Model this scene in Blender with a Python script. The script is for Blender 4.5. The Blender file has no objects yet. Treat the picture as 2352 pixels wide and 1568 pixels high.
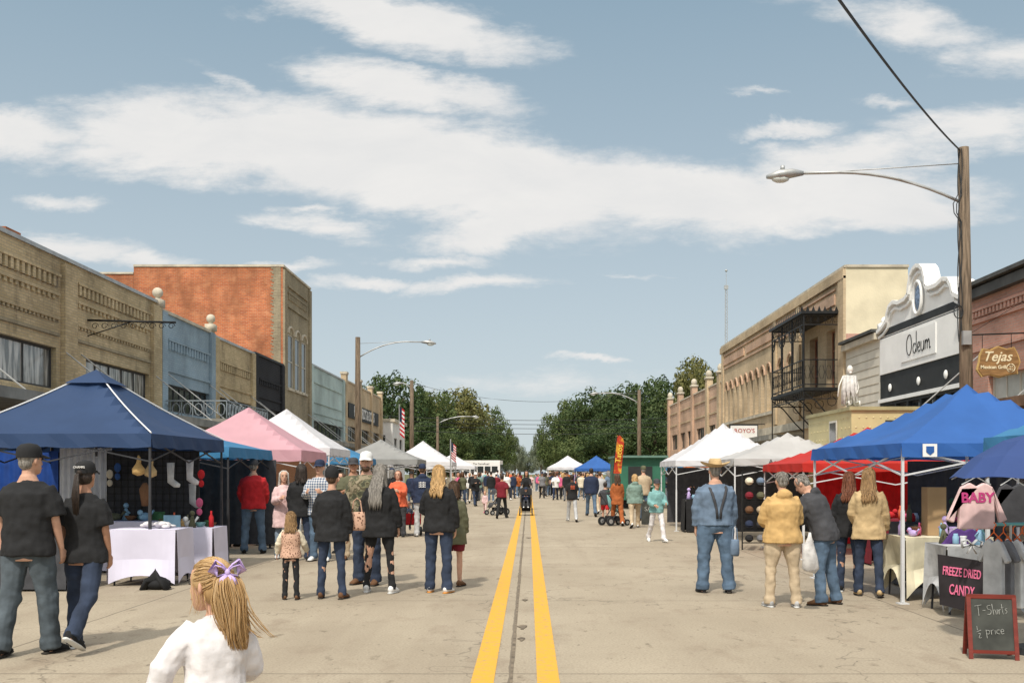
import bpy, bmesh, math, random
from mathutils import Vector, Matrix
R=math.radians; rnd=random.Random(7)
scene=bpy.context.scene; C=scene.collection
F=2287.; VX=1214.; HZ=1088.; CH=1.6
def gp(px,py):
    Y=CH*F/(py-HZ); return (px-VX)*Y/F, Y
def at(px,py,Y): return Vector(((px-VX)*Y/F, Y, CH-(py-HZ)*Y/F))
V=Vector
# ------------------------------------------------------------ camera, light, sky
cam=bpy.data.cameras.new('camera'); co=bpy.data.objects.new('camera',cam); C.objects.link(co)
co.location=(0,0,CH); co.rotation_euler=(R(90),0,0); cam.sensor_width=36; cam.lens=F/2352*36
cam.shift_x=-(VX-1176)/2352; cam.shift_y=(HZ-784)/2352; cam.clip_end=5000; cam.clip_start=.1
scene.camera=co
tosun=V((-.27,-.85,0)).normalized()*math.cos(R(51)); tosun.z=math.sin(R(51))
sl=bpy.data.lights.new('sun','SUN'); sl.energy=3.3; sl.angle=R(2.5); sl.color=(1,.94,.84)
so=bpy.data.objects.new('sun',sl); C.objects.link(so); so.rotation_euler=tosun.to_track_quat('Z','Y').to_euler(); so.location=(-20,-20,40)
scene.view_settings.view_transform='Standard'; scene.view_settings.look='None'; scene.view_settings.exposure=0
w=bpy.data.worlds.new('World'); scene.world=w; w.use_nodes=True
nt=w.node_tree; N=nt.nodes; L=nt.links; N.clear()
def wn(t,**k):
    n=N.new(t)
    for a,b in k.items(): setattr(n,a,b)
    return n
def wmath(op,a,b=None,clamp=False):
    n=wn('ShaderNodeMath',operation=op,use_clamp=clamp)
    for i,x in enumerate((a,b)):
        if x is None: continue
        if isinstance(x,(int,float)): n.inputs[i].default_value=x
        else: L.new(x,n.inputs[i])
    return n.outputs[0]
sky=wn('ShaderNodeTexSky',sky_type='NISHITA'); sky.sun_disc=False; sky.sun_elevation=R(51); sky.sun_rotation=math.atan2(tosun.x,tosun.y)
sky.dust_density=2.0; sky.air_density=1.0
tc=wn('ShaderNodeTexCoord'); sep=wn('ShaderNodeSeparateXYZ'); L.new(tc.outputs['Generated'],sep.inputs[0])
yy=wmath('MAXIMUM',sep.outputs[1],.08); u=wmath('DIVIDE',sep.outputs[0],yy); v=wmath('DIVIDE',sep.outputs[2],yy)
cb=wn('ShaderNodeCombineXYZ'); L.new(u,cb.inputs[0]); L.new(v,cb.inputs[1])
mp=wn('ShaderNodeMapping'); mp.inputs['Scale'].default_value=(5.5,14,1); L.new(cb.outputs[0],mp.inputs[0])
n1=wn('ShaderNodeTexNoise'); n1.inputs['Scale'].default_value=1.0; n1.inputs['Detail'].default_value=7; n1.inputs['Roughness'].default_value=.64; n1.inputs['Distortion'].default_value=.3; L.new(mp.outputs[0],n1.inputs[0])
dv=wn('ShaderNodeVectorMath',operation='SUBTRACT'); L.new(n1.outputs['Color'],dv.inputs[0]); dv.inputs[1].default_value=(.5,.5,.5)
dsc=wn('ShaderNodeVectorMath',operation='MULTIPLY'); L.new(dv.outputs[0],dsc.inputs[0]); dsc.inputs[1].default_value=(.20,.07,0)
dad=wn('ShaderNodeVectorMath',operation='ADD'); L.new(cb.outputs[0],dad.inputs[0]); L.new(dsc.outputs[0],dad.inputs[1])
ells=[(40,310,280,52,2,.9),(250,340,260,62,0,.9),(420,320,350,92,-2,1.35),(740,335,380,108,-8,1.6),(1080,405,420,118,-12,1.6),(1500,445,440,92,-4,1.5),(1880,450,380,78,2,1.4),(1960,350,320,55,8,.95),(2260,290,250,60,0,.85),(1180,515,250,48,4,1.1),
(900,45,350,68,-12,1.2),(860,25,270,45,0,1.0),(930,205,270,54,-10,1.1),(520,185,120,22,-20,.45),(760,515,160,34,-8,.85),(130,560,250,30,0,.85),(330,575,140,24,0,.75),(1010,590,150,24,0,.7),(1110,655,180,30,4,.95),(850,645,130,18,0,.75),(1360,816,90,13,0,.85),(660,606,130,16,0,.7),(2100,50,340,66,-12,.72),(1800,293,150,22,4,.8),(2330,120,170,66,0,.6),(100,470,120,22,0,.65),(720,470,110,14,0,.65),(1230,880,300,46,0,.45),(1480,620,60,9,0,.42),(1750,220,90,12,0,.42),(2050,215,90,14,0,.5)]
acc=None
for (px,py,rx,ry,ang,wt) in ells:
    m=wn('ShaderNodeMapping',vector_type='TEXTURE'); m.inputs['Location'].default_value=((px-VX)/F,(HZ-py)/F,0); m.inputs['Rotation'].default_value=(0,0,R(ang)); m.inputs['Scale'].default_value=(rx/F*1.25,ry/F*1.3,1)
    L.new(dad.outputs[0],m.inputs[0]); le=wn('ShaderNodeVectorMath',operation='LENGTH'); L.new(m.outputs[0],le.inputs[0])
    o=wmath('MULTIPLY',wmath('SUBTRACT',1.0,le.outputs['Value'],True),wt*1.5)
    acc=o if acc is None else wmath('MAXIMUM',acc,o)
mp2=wn('ShaderNodeMapping'); mp2.inputs['Scale'].default_value=(10,30,1); L.new(cb.outputs[0],mp2.inputs[0])
n2=wn('ShaderNodeTexNoise'); n2.inputs['Scale'].default_value=1; n2.inputs['Detail'].default_value=8; n2.inputs['Roughness'].default_value=.66; L.new(mp2.outputs[0],n2.inputs[0])
tot=wmath('ADD',acc,wmath('MULTIPLY',wmath('SUBTRACT',n2.outputs['Fac'],.5),1.9))
mr=wn('ShaderNodeMapRange',interpolation_type='SMOOTHSTEP'); L.new(tot,mr.inputs[0]); mr.inputs[1].default_value=.06; mr.inputs[2].default_value=1.12; mr.inputs[4].default_value=.96
edge=wn('ShaderNodeMapRange'); L.new(acc,edge.inputs[0]); edge.inputs[1].default_value=0; edge.inputs[2].default_value=.3
gate=wmath('MULTIPLY',mr.outputs[0],edge.outputs[0])
hz=wn('ShaderNodeMapRange'); L.new(sep.outputs[2],hz.inputs[0]); hz.inputs[1].default_value=0; hz.inputs[2].default_value=.46
hc=wn('ShaderNodeMix',data_type='RGBA'); L.new(hz.outputs[0],hc.inputs[0]); hc.inputs[6].default_value=(6.9,7.7,8.0,1); hc.inputs[7].default_value=(2.95,4.25,5.25,1)
ms=wn('ShaderNodeMix',data_type='RGBA'); ms.inputs[0].default_value=.82; L.new(sky.outputs[0],ms.inputs[6]); L.new(hc.outputs[2],ms.inputs[7])
cc=wn('ShaderNodeMix',data_type='RGBA'); L.new(n1.outputs['Fac'],cc.inputs[0]); cc.inputs[6].default_value=(7.2,7.3,7.4,1); cc.inputs[7].default_value=(9.6,9.3,8.9,1)
mc=wn('ShaderNodeMix',data_type='RGBA'); L.new(gate,mc.inputs[0]); L.new(ms.outputs[2],mc.inputs[6]); L.new(cc.outputs[2],mc.inputs[7])
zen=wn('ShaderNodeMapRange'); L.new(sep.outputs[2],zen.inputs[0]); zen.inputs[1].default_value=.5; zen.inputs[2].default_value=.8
mz=wn('ShaderNodeMix',data_type='RGBA'); L.new(wmath('MULTIPLY',zen.outputs[0],.8),mz.inputs[0]); L.new(mc.outputs[2],mz.inputs[6]); mz.inputs[7].default_value=(11.5,11.3,10.9,1)  # bright cloud white added overhead, out of view, to raise ambient fill
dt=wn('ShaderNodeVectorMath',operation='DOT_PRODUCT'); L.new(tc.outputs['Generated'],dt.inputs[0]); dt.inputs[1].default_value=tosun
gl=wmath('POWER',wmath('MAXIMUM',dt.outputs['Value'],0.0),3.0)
gc=wn('ShaderNodeVectorMath',operation='SCALE'); gc.inputs[0].default_value=(11,10.4,9.5); L.new(gl,gc.inputs['Scale'])  # warm glow around the sun, added behind the camera to lift ambient light
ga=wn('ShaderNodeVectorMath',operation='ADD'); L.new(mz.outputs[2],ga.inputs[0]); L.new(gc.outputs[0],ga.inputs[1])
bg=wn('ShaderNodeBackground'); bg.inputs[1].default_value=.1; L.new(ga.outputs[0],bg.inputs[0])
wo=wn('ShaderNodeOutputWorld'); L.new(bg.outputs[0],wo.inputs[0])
# ------------------------------------------------------------ mesh builder
ORI={}
class MB:
    def __init__(s): s.v=[];s.f=[]
    def add(s,vs,fs):
        n=len(s.v); s.v+=[tuple(a) for a in vs]; s.f+=[tuple(i+n for i in f) for f in fs]; return s
    def quad(s,*p): return s.add(p,[tuple(range(len(p)))])
    def box(s,x0,x1,y0,y1,z0,z1):
        if x0>x1: x0,x1=x1,x0
        if y0>y1: y0,y1=y1,y0
        return s.add([(x0,y0,z0),(x1,y0,z0),(x1,y1,z0),(x0,y1,z0),(x0,y0,z1),(x1,y0,z1),(x1,y1,z1),(x0,y1,z1)],
              [(3,2,1,0),(4,5,6,7),(0,1,5,4),(1,2,6,5),(2,3,7,6),(3,0,4,7)])
    def beam(s,p,q,w,h=None):
        p=V(p);q=V(q);h=h or w;t=(q-p).normalized(); a=V((0,0,1)) if abs(t.z)<.9 else V((0,1,0))
        x=t.cross(a).normalized()*w/2; y=x.cross(t).normalized()*h/2
        vs=[p-x-y,p+x-y,p+x+y,p-x+y,q-x-y,q+x-y,q+x+y,q-x+y]
        return s.add(vs,[(3,2,1,0),(4,5,6,7),(0,1,5,4),(1,2,6,5),(2,3,7,6),(3,0,4,7)])
    def tube(s,pts,rad,n=8,side=(1,0,0),cap=True):
        pts=[V(p) for p in pts]; k=len(pts)
        if not isinstance(rad,(list,tuple)): rad=[rad]*k
        sd=V(side); vs=[];fs=[]
        for i,p in enumerate(pts):
            t=(pts[min(i+1,k-1)]-pts[max(i-1,0)]).normalized()
            a=sd-t*sd.dot(t)
            if a.length<.25: a=V((0,1,0))-t*t.y
            if a.length<.25: a=V((0,0,1))-t*t.z
            a.normalize(); b=t.cross(a)
            r=rad[i]; rx,ry=(r if isinstance(r,(tuple,list)) else (r,r))
            for j in range(n):
                an=2*math.pi*j/n; vs.append(p+a*(rx*math.cos(an))+b*(ry*math.sin(an)))
        for i in range(k-1):
            for j in range(n):
                j2=(j+1)%n; fs.append((i*n+j,i*n+j2,(i+1)*n+j2,(i+1)*n+j))
        if cap: fs.append(tuple(range(n-1,-1,-1))); fs.append(tuple((k-1)*n+j for j in range(n)))
        return s.add(vs,fs)
    def ell(s,c,r,n=10,m=7,M=None):
        c=V(c); r=r if isinstance(r,(tuple,list)) else (r,r,r); vs=[];fs=[]
        for i in range(m+1):
            ph=math.pi*(i/m); ph=min(max(ph,.06),math.pi-.06)
            for j in range(n):
                an=2*math.pi*j/n; vs.append(V((r[0]*math.sin(ph)*math.cos(an),r[1]*math.sin(ph)*math.sin(an),-r[2]*math.cos(ph))))
        for i in range(m):
            for j in range(n):
                j2=(j+1)%n; fs.append((i*n+j,i*n+j2,(i+1)*n+j2,(i+1)*n+j))
        fs.append(tuple(range(n-1,-1,-1))); fs.append(tuple(m*n+j for j in range(n)))
        if M is not None: vs=[M@a for a in vs]
        return s.add([a+c for a in vs],fs)
    def prism(s,poly,off):
        n=len(poly); poly=[V(p) for p in poly]; off=V(off)
        return s.add(poly+[p+off for p in poly],[tuple(range(n-1,-1,-1)),tuple(range(n,2*n))]+[(i,(i+1)%n,n+(i+1)%n,n+i) for i in range(n)])
    def build(s,name,mats,parent=None,smooth=False,world=None):
        me=bpy.data.meshes.new(name); o=bpy.data.objects.new(name,me); vs=s.v
        if parent is not None:
            org=ORI.get(parent.name)
            if org is not None and world is not False: vs=[(a[0]-org[0],a[1]-org[1],a[2]-org[2]) for a in vs]; ORI[o.name]=org
        me.from_pydata(vs,[],s.f)
        if not isinstance(mats,(list,tuple)): mats=[mats]
        for m in mats: me.materials.append(m)
        if smooth: me.polygons.foreach_set('use_smooth',[True]*len(s.f))
        me.update(); C.objects.link(o)
        if parent is not None: o.parent=parent
        return o
def tag(o,label,cat,group=None):
    o['label']=label; o['category']=cat
    if group: o['group']=group
    return o
def thing(name,label,cat,loc=(0,0,0),rz=0,group=None,world=False):
    o=bpy.data.objects.new(name,None); C.objects.link(o); o.location=loc; o.rotation_euler=(0,0,rz); o.empty_display_size=.1
    if world: ORI[o.name]=tuple(loc)
    return tag(o,label,cat,group)
# ------------------------------------------------------------ materials
def mat(name,col,rough=.85,var=.15,scale=3.,bump=0,bscale=20.,metal=0,col2=None,stretch=(1,1,1),lo=.35,hi=.65,trans=0,spec=.3):
    m=bpy.data.materials.new(name); m.use_nodes=True; n=m.node_tree.nodes; l=m.node_tree.links; b=n['Principled BSDF']
    b.inputs['Roughness'].default_value=rough; b.inputs['Metallic'].default_value=metal; b.inputs['Specular IOR Level'].default_value=spec
    t=n.new('ShaderNodeTexCoord'); mp=n.new('ShaderNodeMapping'); mp.inputs['Scale'].default_value=stretch; l.new(t.outputs['Object'],mp.inputs[0])
    no=n.new('ShaderNodeTexNoise'); no.inputs['Scale'].default_value=scale; no.inputs['Detail'].default_value=6; l.new(mp.outputs[0],no.inputs[0])
    mr=n.new('ShaderNodeMapRange'); mr.inputs[1].default_value=lo; mr.inputs[2].default_value=hi; l.new(no.outputs['Fac'],mr.inputs[0])
    mx=n.new('ShaderNodeMix'); mx.data_type='RGBA'; l.new(mr.outputs[0],mx.inputs[0])
    c2=col2 if col2 else tuple(min(1,c*(1+var)) for c in col); c1=col if col2 else tuple(c*(1-var) for c in col)
    mx.inputs[6].default_value=(*c1,1); mx.inputs[7].default_value=(*c2,1); l.new(mx.outputs[2],b.inputs['Base Color'])
    if bump:
        n3=n.new('ShaderNodeTexNoise'); n3.inputs['Scale'].default_value=bscale; n3.inputs['Detail'].default_value=4; l.new(mp.outputs[0],n3.inputs[0])
        bp=n.new('ShaderNodeBump'); bp.inputs['Strength'].default_value=bump; bp.inputs['Distance'].default_value=.02; l.new(n3.outputs['Fac'],bp.inputs['Height']); l.new(bp.outputs[0],b.inputs['Normal'])
    if trans:
        tr=n.new('ShaderNodeBsdfTranslucent'); l.new(mx.outputs[2],tr.inputs[0]); ms=n.new('ShaderNodeMixShader'); ms.inputs[0].default_value=trans
        l.new(b.outputs[0],ms.inputs[1]); l.new(tr.outputs[0],ms.inputs[2]); l.new(ms.outputs[0],n['Material Output'].inputs[0])
    return m
def brick(name,c1,c2,mortar,stain=(.05,.04,.03),amt=.6,bw=.22,rh=.075,ms=.009,slo=.5,shi=.75,stain2=None):
    m=bpy.data.materials.new(name); m.use_nodes=True; n=m.node_tree.nodes; l=m.node_tree.links; b=n['Principled BSDF']; b.inputs['Roughness'].default_value=.9; b.inputs['Specular IOR Level'].default_value=.2
    g=n.new('ShaderNodeNewGeometry'); sp=n.new('ShaderNodeSeparateXYZ'); l.new(g.outputs['Position'],sp.inputs[0])
    a=n.new('ShaderNodeMath'); a.operation='ADD'; l.new(sp.outputs[0],a.inputs[0]); l.new(sp.outputs[1],a.inputs[1])
    cb=n.new('ShaderNodeCombineXYZ'); l.new(a.outputs[0],cb.inputs[0]); l.new(sp.outputs[2],cb.inputs[1])
    bt=n.new('ShaderNodeTexBrick'); bt.inputs['Scale'].default_value=1; bt.inputs['Brick Width'].default_value=bw; bt.inputs['Row Height'].default_value=rh; bt.inputs['Mortar Size'].default_value=ms; bt.inputs['Mortar Smooth'].default_value=.3
    bt.inputs['Color1'].default_value=(*c1,1); bt.inputs['Color2'].default_value=(*c2,1); bt.inputs['Mortar'].default_value=(*mortar,1); l.new(cb.outputs[0],bt.inputs[0])
    def layer(src,col,sc,s,lo,hi,am):
        mp=n.new('ShaderNodeMapping'); mp.inputs['Scale'].default_value=sc; l.new(cb.outputs[0],mp.inputs[0])
        no=n.new('ShaderNodeTexNoise'); no.inputs['Scale'].default_value=s; no.inputs['Detail'].default_value=9; no.inputs['Roughness'].default_value=.72; l.new(mp.outputs[0],no.inputs[0])
        mr=n.new('ShaderNodeMapRange'); mr.inputs[1].default_value=lo; mr.inputs[2].default_value=hi; mr.inputs[4].default_value=am; l.new(no.outputs['Fac'],mr.inputs[0])
        mx=n.new('ShaderNodeMix'); mx.data_type='RGBA'; l.new(mr.outputs[0],mx.inputs[0]); l.new(src,mx.inputs[6]); mx.inputs[7].default_value=(*col,1); return mx.outputs[2]
    c=layer(bt.outputs['Color'],stain,(1.3,.45,1),1.2,slo,shi,amt)
    if stain2: c=layer(c,stain2,(.9,1.1,1),1.9,.5,.7,.75)
    n2=n.new('ShaderNodeTexNoise'); n2.inputs['Scale'].default_value=.5; n2.inputs['Detail'].default_value=5; l.new(g.outputs['Position'],n2.inputs[0])
    m2=n.new('ShaderNodeMapRange'); m2.inputs[1].default_value=.3; m2.inputs[2].default_value=.7; m2.inputs[3].default_value=.72; m2.inputs[4].default_value=1.18; l.new(n2.outputs['Fac'],m2.inputs[0])
    vm=n.new('ShaderNodeVectorMath'); vm.operation='SCALE'; l.new(c,vm.inputs[0]); l.new(m2.outputs[0],vm.inputs['Scale'])
    l.new(vm.outputs[0],b.inputs['Base Color'])
    bp=n.new('ShaderNodeBump'); bp.inputs['Strength'].default_value=.5; bp.inputs['Distance'].default_value=.008; bp.invert=True; l.new(bt.outputs['Fac'],bp.inputs['Height']); l.new(bp.outputs[0],b.inputs['Normal'])
    return m
TAN=brick('tan brick',(.60,.47,.28),(.48,.37,.21),(.40,.33,.23),stain=(.09,.07,.05),amt=.7,slo=.52,shi=.74)
TAN2=brick('pale tan brick',(.60,.46,.29),(.52,.39,.24),(.46,.37,.27),amt=.3)
TAN3=brick('peach brick',(.60,.39,.27),(.53,.34,.22),(.45,.35,.27),amt=.25)
DTAN=brick('dull tan brick',(.40,.33,.22),(.32,.26,.17),(.28,.25,.18),amt=.5)
REDB=brick('orange brick',(.62,.19,.07),(.42,.11,.045),(.46,.30,.20),stain=(.30,.12,.06),amt=.75,slo=.42,shi=.62,stain2=(.58,.27,.14))
SALM=brick('salmon brick',(.56,.30,.23),(.48,.25,.19),(.44,.33,.27),amt=.2)
BLUEB=brick('painted blue brick',(.34,.43,.49),(.30,.39,.46),(.25,.33,.39),stain=(.15,.19,.21),amt=.5)
TEALB=brick('painted pale teal brick',(.50,.60,.57),(.46,.56,.54),(.40,.50,.48),stain=(.36,.40,.36),amt=.35)
BLKB=brick('painted black brick',(.035,.035,.04),(.04,.04,.045),(.02,.02,.02),amt=.2)
CREAM=mat('cream stucco',(.66,.58,.41),.9,.1,1.2,.3,15)
CREAMW=mat('cream siding paint',(.64,.60,.51),.8,.08,1.5)
WHITE=mat('white paint',(.76,.74,.71),.6,.06,2)
BLACK=mat('black paint',(.025,.027,.028),.6,.2,2)
IRON=mat('black wrought iron',(.02,.02,.02),.5,.3,4,metal=.3)
GLASS=mat('dark window glass',(.04,.045,.045),.08,.3,.8,spec=.8)
CURT=mat('curtained dusty glass',(.13,.13,.12),.12,.1,2.2,stretch=(1,4,.5),spec=.8,col2=(.52,.50,.46),lo=.42,hi=.6)
METAL=mat('galvanised metal',(.42,.42,.41),.45,.15,3,metal=.5)
STEEL=mat('dark steel post',(.05,.05,.055),.5,.2,3,metal=.4)
WPOST=mat('white powder coated post',(.6,.6,.6),.5,.05,3)
WOOD=mat('weathered utility pole wood',(.15,.11,.075),.9,.45,6,.5,25,stretch=(4,4,.3))
TRIM=mat('stone trim',(.52,.46,.36),.85,.2,2)
TRIMD=mat('dark cornice metal',(.07,.07,.065),.6,.3,2)
ROOF=mat('flat roof felt',(.16,.15,.14),.9,.2,1)
WFRAME=mat('window frame paint',(.58,.55,.48),.6,.1,3)
DFRAME=mat('dark window frame',(.05,.05,.05),.6,.1,3)
AWN=mat('awning metal',(.24,.23,.20),.6,.25,2)
CARD=mat('cardboard',(.38,.25,.13),.9,.1,3)
FC={'black':(.018,.018,.019),'charcoal':(.055,.055,.06),'grey':(.18,.18,.19),'light grey':(.42,.42,.42),'white':(.72,.71,.69),'navy':(.022,.032,.065),'blue':(.04,.10,.28),
'denim':(.085,.13,.19),'dark denim':(.03,.042,.072),'light denim':(.19,.24,.30),'faded denim':(.075,.092,.105),'khaki':(.47,.37,.25),'tan':(.50,.36,.19),'mustard':(.50,.32,.13),'red':(.46,.02,.025),'maroon':(.17,.015,.025),
'orange':(.64,.13,.06),'rust':(.34,.10,.03),'pink':(.58,.11,.22),'pale pink':(.66,.46,.45),'teal':(.19,.37,.36),'sage':(.18,.26,.22),'green':(.05,.14,.06),'olive':(.11,.11,.065),'purple':(.08,.035,.16),'lilac':(.50,.38,.66),'cream':(.64,.57,.44),'brown':(.14,.07,.035),'slate blue':(.13,.18,.25),'off white':(.66,.63,.63),'yellow':(.6,.42,.05),'sky blue':(.25,.42,.55)}
_cm={}
def cm(c,gloss=.9):
    if c not in _cm:
        den='denim' in c
        _cm[c]=mat(c+' fabric',FC[c],gloss,.3 if den else .16,5 if den else 7,.3,14)
    return _cm[c]
def patt(name,kind,cols):
    m=bpy.data.materials.new(name); m.use_nodes=True; n=m.node_tree.nodes; l=m.node_tree.links; b=n['Principled BSDF']; b.inputs['Roughness'].default_value=.9
    t=n.new('ShaderNodeTexCoord')
    if kind in('camo','spots'):
        no=n.new('ShaderNodeTexVoronoi' if kind=='spots' else 'ShaderNodeTexNoise'); no.inputs['Scale'].default_value=26 if kind=='spots' else 11; l.new(t.outputs['Object'],no.inputs[0])
        cr=n.new('ShaderNodeValToRGB'); cr.color_ramp.interpolation='CONSTANT'; l.new(no.outputs['Distance' if kind=='spots' else 'Fac'],cr.inputs[0])
        el=cr.color_ramp.elements; pos=[0,.32] if kind=='spots' else [0,.44,.5,.57]
        while len(el)<len(cols): el.new(.5)
        for i,c in enumerate(cols): el[i].position=pos[i]; el[i].color=(*c,1)
        l.new(cr.outputs[0],b.inputs['Base Color'])
    else:
        outs=[]
        for dr in ('X','Z'):
            wv=n.new('ShaderNodeTexWave'); wv.bands_direction=dr; wv.inputs['Scale'].default_value=7; l.new(t.outputs['Object'],wv.inputs[0]); outs.append(wv.outputs['Fac'])
        a=n.new('ShaderNodeMath'); a.operation='ADD'; l.new(outs[0],a.inputs[0]); l.new(outs[1],a.inputs[1]); d=n.new('ShaderNodeMath'); d.operation='MULTIPLY'; d.inputs[1].default_value=.5; l.new(a.outputs[0],d.inputs[0])
        cr=n.new('ShaderNodeValToRGB'); l.new(d.outputs[0],cr.inputs[0]); el=cr.color_ramp.elements; el[0].color=(*cols[0],1); el[1].color=(*cols[1],1); el[0].position=.25; el[1].position=.7
        l.new(cr.outputs[0],b.inputs['Base Color'])
    return m
_cm['camo']=patt('camo fabric','camo',[(.06,.06,.035),(.17,.16,.09),(.08,.065,.035),(.24,.2,.13)])
_cm['leopard']=patt('leopard fabric','spots',[(.14,.06,.035),(.55,.34,.24)])
_cm['plaid']=patt('plaid fabric','plaid',[(.06,.10,.18),(.55,.55,.55)])
SKIN=mat('light skin',(.56,.32,.22),.55,.1,9); SKIN2=mat('tanned skin',(.42,.22,.14),.55,.1,9); SKIN3=mat('brown skin',(.14,.07,.04),.5,.1,9)
HC={'blonde':(.45,.28,.12),'dark blonde':(.27,.16,.07),'brown':(.07,.037,.018),'dark brown':(.026,.016,.011),'black':(.012,.011,.011),'grey':(.22,.20,.175),'white':(.5,.48,.44),'auburn':(.16,.055,.025)}
_hm={}
def hm(c):
    if c not in _hm: _hm[c]=mat(c+' hair',HC[c],.5,.45,30,.5,60,stretch=(3,3,.4),spec=.4)
    return _hm[c]
EYE=mat('eye dark',(.02,.015,.01),.3,.1); LIP=mat('lips',(.35,.10,.08),.5,.1); SOLE=mat('white rubber sole',(.6,.6,.58),.7,.05); DSOLE=mat('dark rubber sole',(.03,.025,.02),.8,.1); ORS=mat('orange sole',(.6,.25,.05),.6,.05)
# ------------------------------------------------------------ ground
def struct(mb,name,m):
    o=mb.build(name,m); o['kind']='structure'; return o
def roadmat():
    m=bpy.data.materials.new('worn concrete road'); m.use_nodes=True; n=m.node_tree.nodes; l=m.node_tree.links; b=n['Principled BSDF']; b.inputs['Roughness'].default_value=.85; b.inputs['Specular IOR Level'].default_value=.25
    g=n.new('ShaderNodeNewGeometry')
    def noise(s,d=6,r=.6,sc=(1,1,1)):
        mp=n.new('ShaderNodeMapping'); mp.inputs['Scale'].default_value=sc; l.new(g.outputs['Position'],mp.inputs[0])
        o=n.new('ShaderNodeTexNoise'); o.inputs['Scale'].default_value=s; o.inputs['Detail'].default_value=d; o.inputs['Roughness'].default_value=r; l.new(mp.outputs[0],o.inputs[0]); return o.outputs['Fac']
    def mr(i,a,b_,c,d):
        o=n.new('ShaderNodeMapRange'); l.new(i,o.inputs[0])
        for k,x in enumerate((a,b_,c,d)): o.inputs[k+1].default_value=x
        return o.outputs[0]
    def mix(f,a,b_):
        o=n.new('ShaderNodeMix'); o.data_type='RGBA'; l.new(f,o.inputs[0])
        for k,x in ((6,a),(7,b_)):
            if isinstance(x,tuple): o.inputs[k].default_value=(*x,1)
            else: l.new(x,o.inputs[k])
        return o.outputs[2]
    c=mix(mr(noise(.35,5),.3,.7,0,1),(.315,.262,.190),(.415,.352,.262))
    c=mix(mr(noise(1.6,8,.7,(1,.5,1)),.53,.72,0,.65),c,(.215,.158,.11))
    c=mix(mr(noise(45,2,.6),.42,.8,0,.6),c,(.15,.12,.09))
    c=mix(mr(noise(90,2,.6),.52,.8,0,.5),c,(.62,.54,.42))
    c=mix(mr(noise(5,5,.6,(1,.4,1)),.63,.71,0,.6),c,(.12,.09,.06))
    c=mix(mr(noise(14,3,.6,(1,.5,1)),.66,.73,0,.6),c,(.09,.07,.05))
    c=mix(mr(noise(1.1,4,.6,(1,.03,1)),.5,.72,0,.35),c,(.23,.18,.13))
    bt=n.new('ShaderNodeTexBrick'); bt.offset=0; bt.inputs['Scale'].default_value=1; bt.inputs['Brick Width'].default_value=4.6; bt.inputs['Row Height'].default_value=4.6; bt.inputs['Mortar Size'].default_value=.016; bt.inputs['Mortar Smooth'].default_value=.4
    mp=n.new('ShaderNodeMapping'); mp.inputs['Location'].default_value=(.135,1.2,0); l.new(g.outputs['Position'],mp.inputs[0])
    dn=n.new('ShaderNodeTexNoise'); dn.inputs['Scale'].default_value=3; l.new(g.outputs['Position'],dn.inputs[0]); dm=n.new('ShaderNodeVectorMath'); dm.operation='SCALE'; dm.inputs['Scale'].default_value=.03; l.new(dn.outputs['Color'],dm.inputs[0])
    ad=n.new('ShaderNodeVectorMath'); ad.operation='ADD'; l.new(mp.outputs[0],ad.inputs[0]); l.new(dm.outputs[0],ad.inputs[1]); l.new(ad.outputs[0],bt.inputs[0])
    f=n.new('ShaderNodeMath'); f.operation='MULTIPLY'; l.new(bt.outputs['Fac'],f.inputs[0]); f.inputs[1].default_value=.65; c=mix(f.outputs[0],c,(.10,.08,.06))
    vo=n.new('ShaderNodeTexVoronoi'); vo.feature='DISTANCE_TO_EDGE'; vo.inputs['Scale'].default_value=.22
    dm2=n.new('ShaderNodeVectorMath'); dm2.operation='SCALE'; dm2.inputs['Scale'].default_value=1.3; l.new(dn.outputs['Color'],dm2.inputs[0]); ad2=n.new('ShaderNodeVectorMath'); ad2.operation='ADD'; l.new(g.outputs['Position'],ad2.inputs[0]); l.new(dm2.outputs[0],ad2.inputs[1]); l.new(ad2.outputs[0],vo.inputs[0])
    c=mix(mr(vo.outputs['Distance'],0,.007,.55,0),c,(.10,.08,.06))
    l.new(c,b.inputs['Base Color'])
    bp=n.new('ShaderNodeBump'); bp.inputs['Strength'].default_value=.5; bp.inputs['Distance'].default_value=.01; l.new(noise(60,4,.7),bp.inputs['Height']); l.new(bp.outputs[0],b.inputs['Normal'])
    return m
ROAD=roadmat()
YEL=mat('worn yellow road paint',(.66,.35,.04),.75,0,14,.3,60,col2=(.42,.29,.12),lo=.5,hi=.72)
GR=mat('dry grass earth',(.12,.12,.05),.95,.3,.3)
SIDEW=mat('sidewalk concrete',(.40,.35,.27),.9,.15,1.5,.3,30)
struct(MB().quad((-1500,-300,-.01),(1500,-300,-.01),(1500,3000,-.01),(-1500,3000,-.01)),'ground',GR)
struct(MB().quad((-9.2,-20,0),(9.2,-20,0),(9.2,420,0),(-9.2,420,0)),'road',ROAD)
for s_,nm in ((-1,'pavement_left'),(1,'pavement_right')):
    mb=MB(); mb.box(s_*9.2,s_*30,-15,100,-.02,.13); struct(mb,nm,SIDEW)
mb=MB(); mb.quad((-.445,-20,.004),(-.268,-20,.004),(-.268,300,.004),(-.445,300,.004)); mb.quad((.066,-20,.004),(.24,-20,.004),(.24,300,.004),(.066,300,.004)); struct(mb,'road_markings',YEL)
TAR=mat('tar joint filler',(.17,.135,.095),.8,.4,8)
mb=MB(); y=-5
while y<150:
    w0=.010+rnd.random()*.010; mb.quad((-.135-w0,y,.0045),(-.135+w0,y,.0045),(-.135+w0,y+1.5,.0045),(-.135-w0,y+1.5,.0045)); y+=1.5
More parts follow.
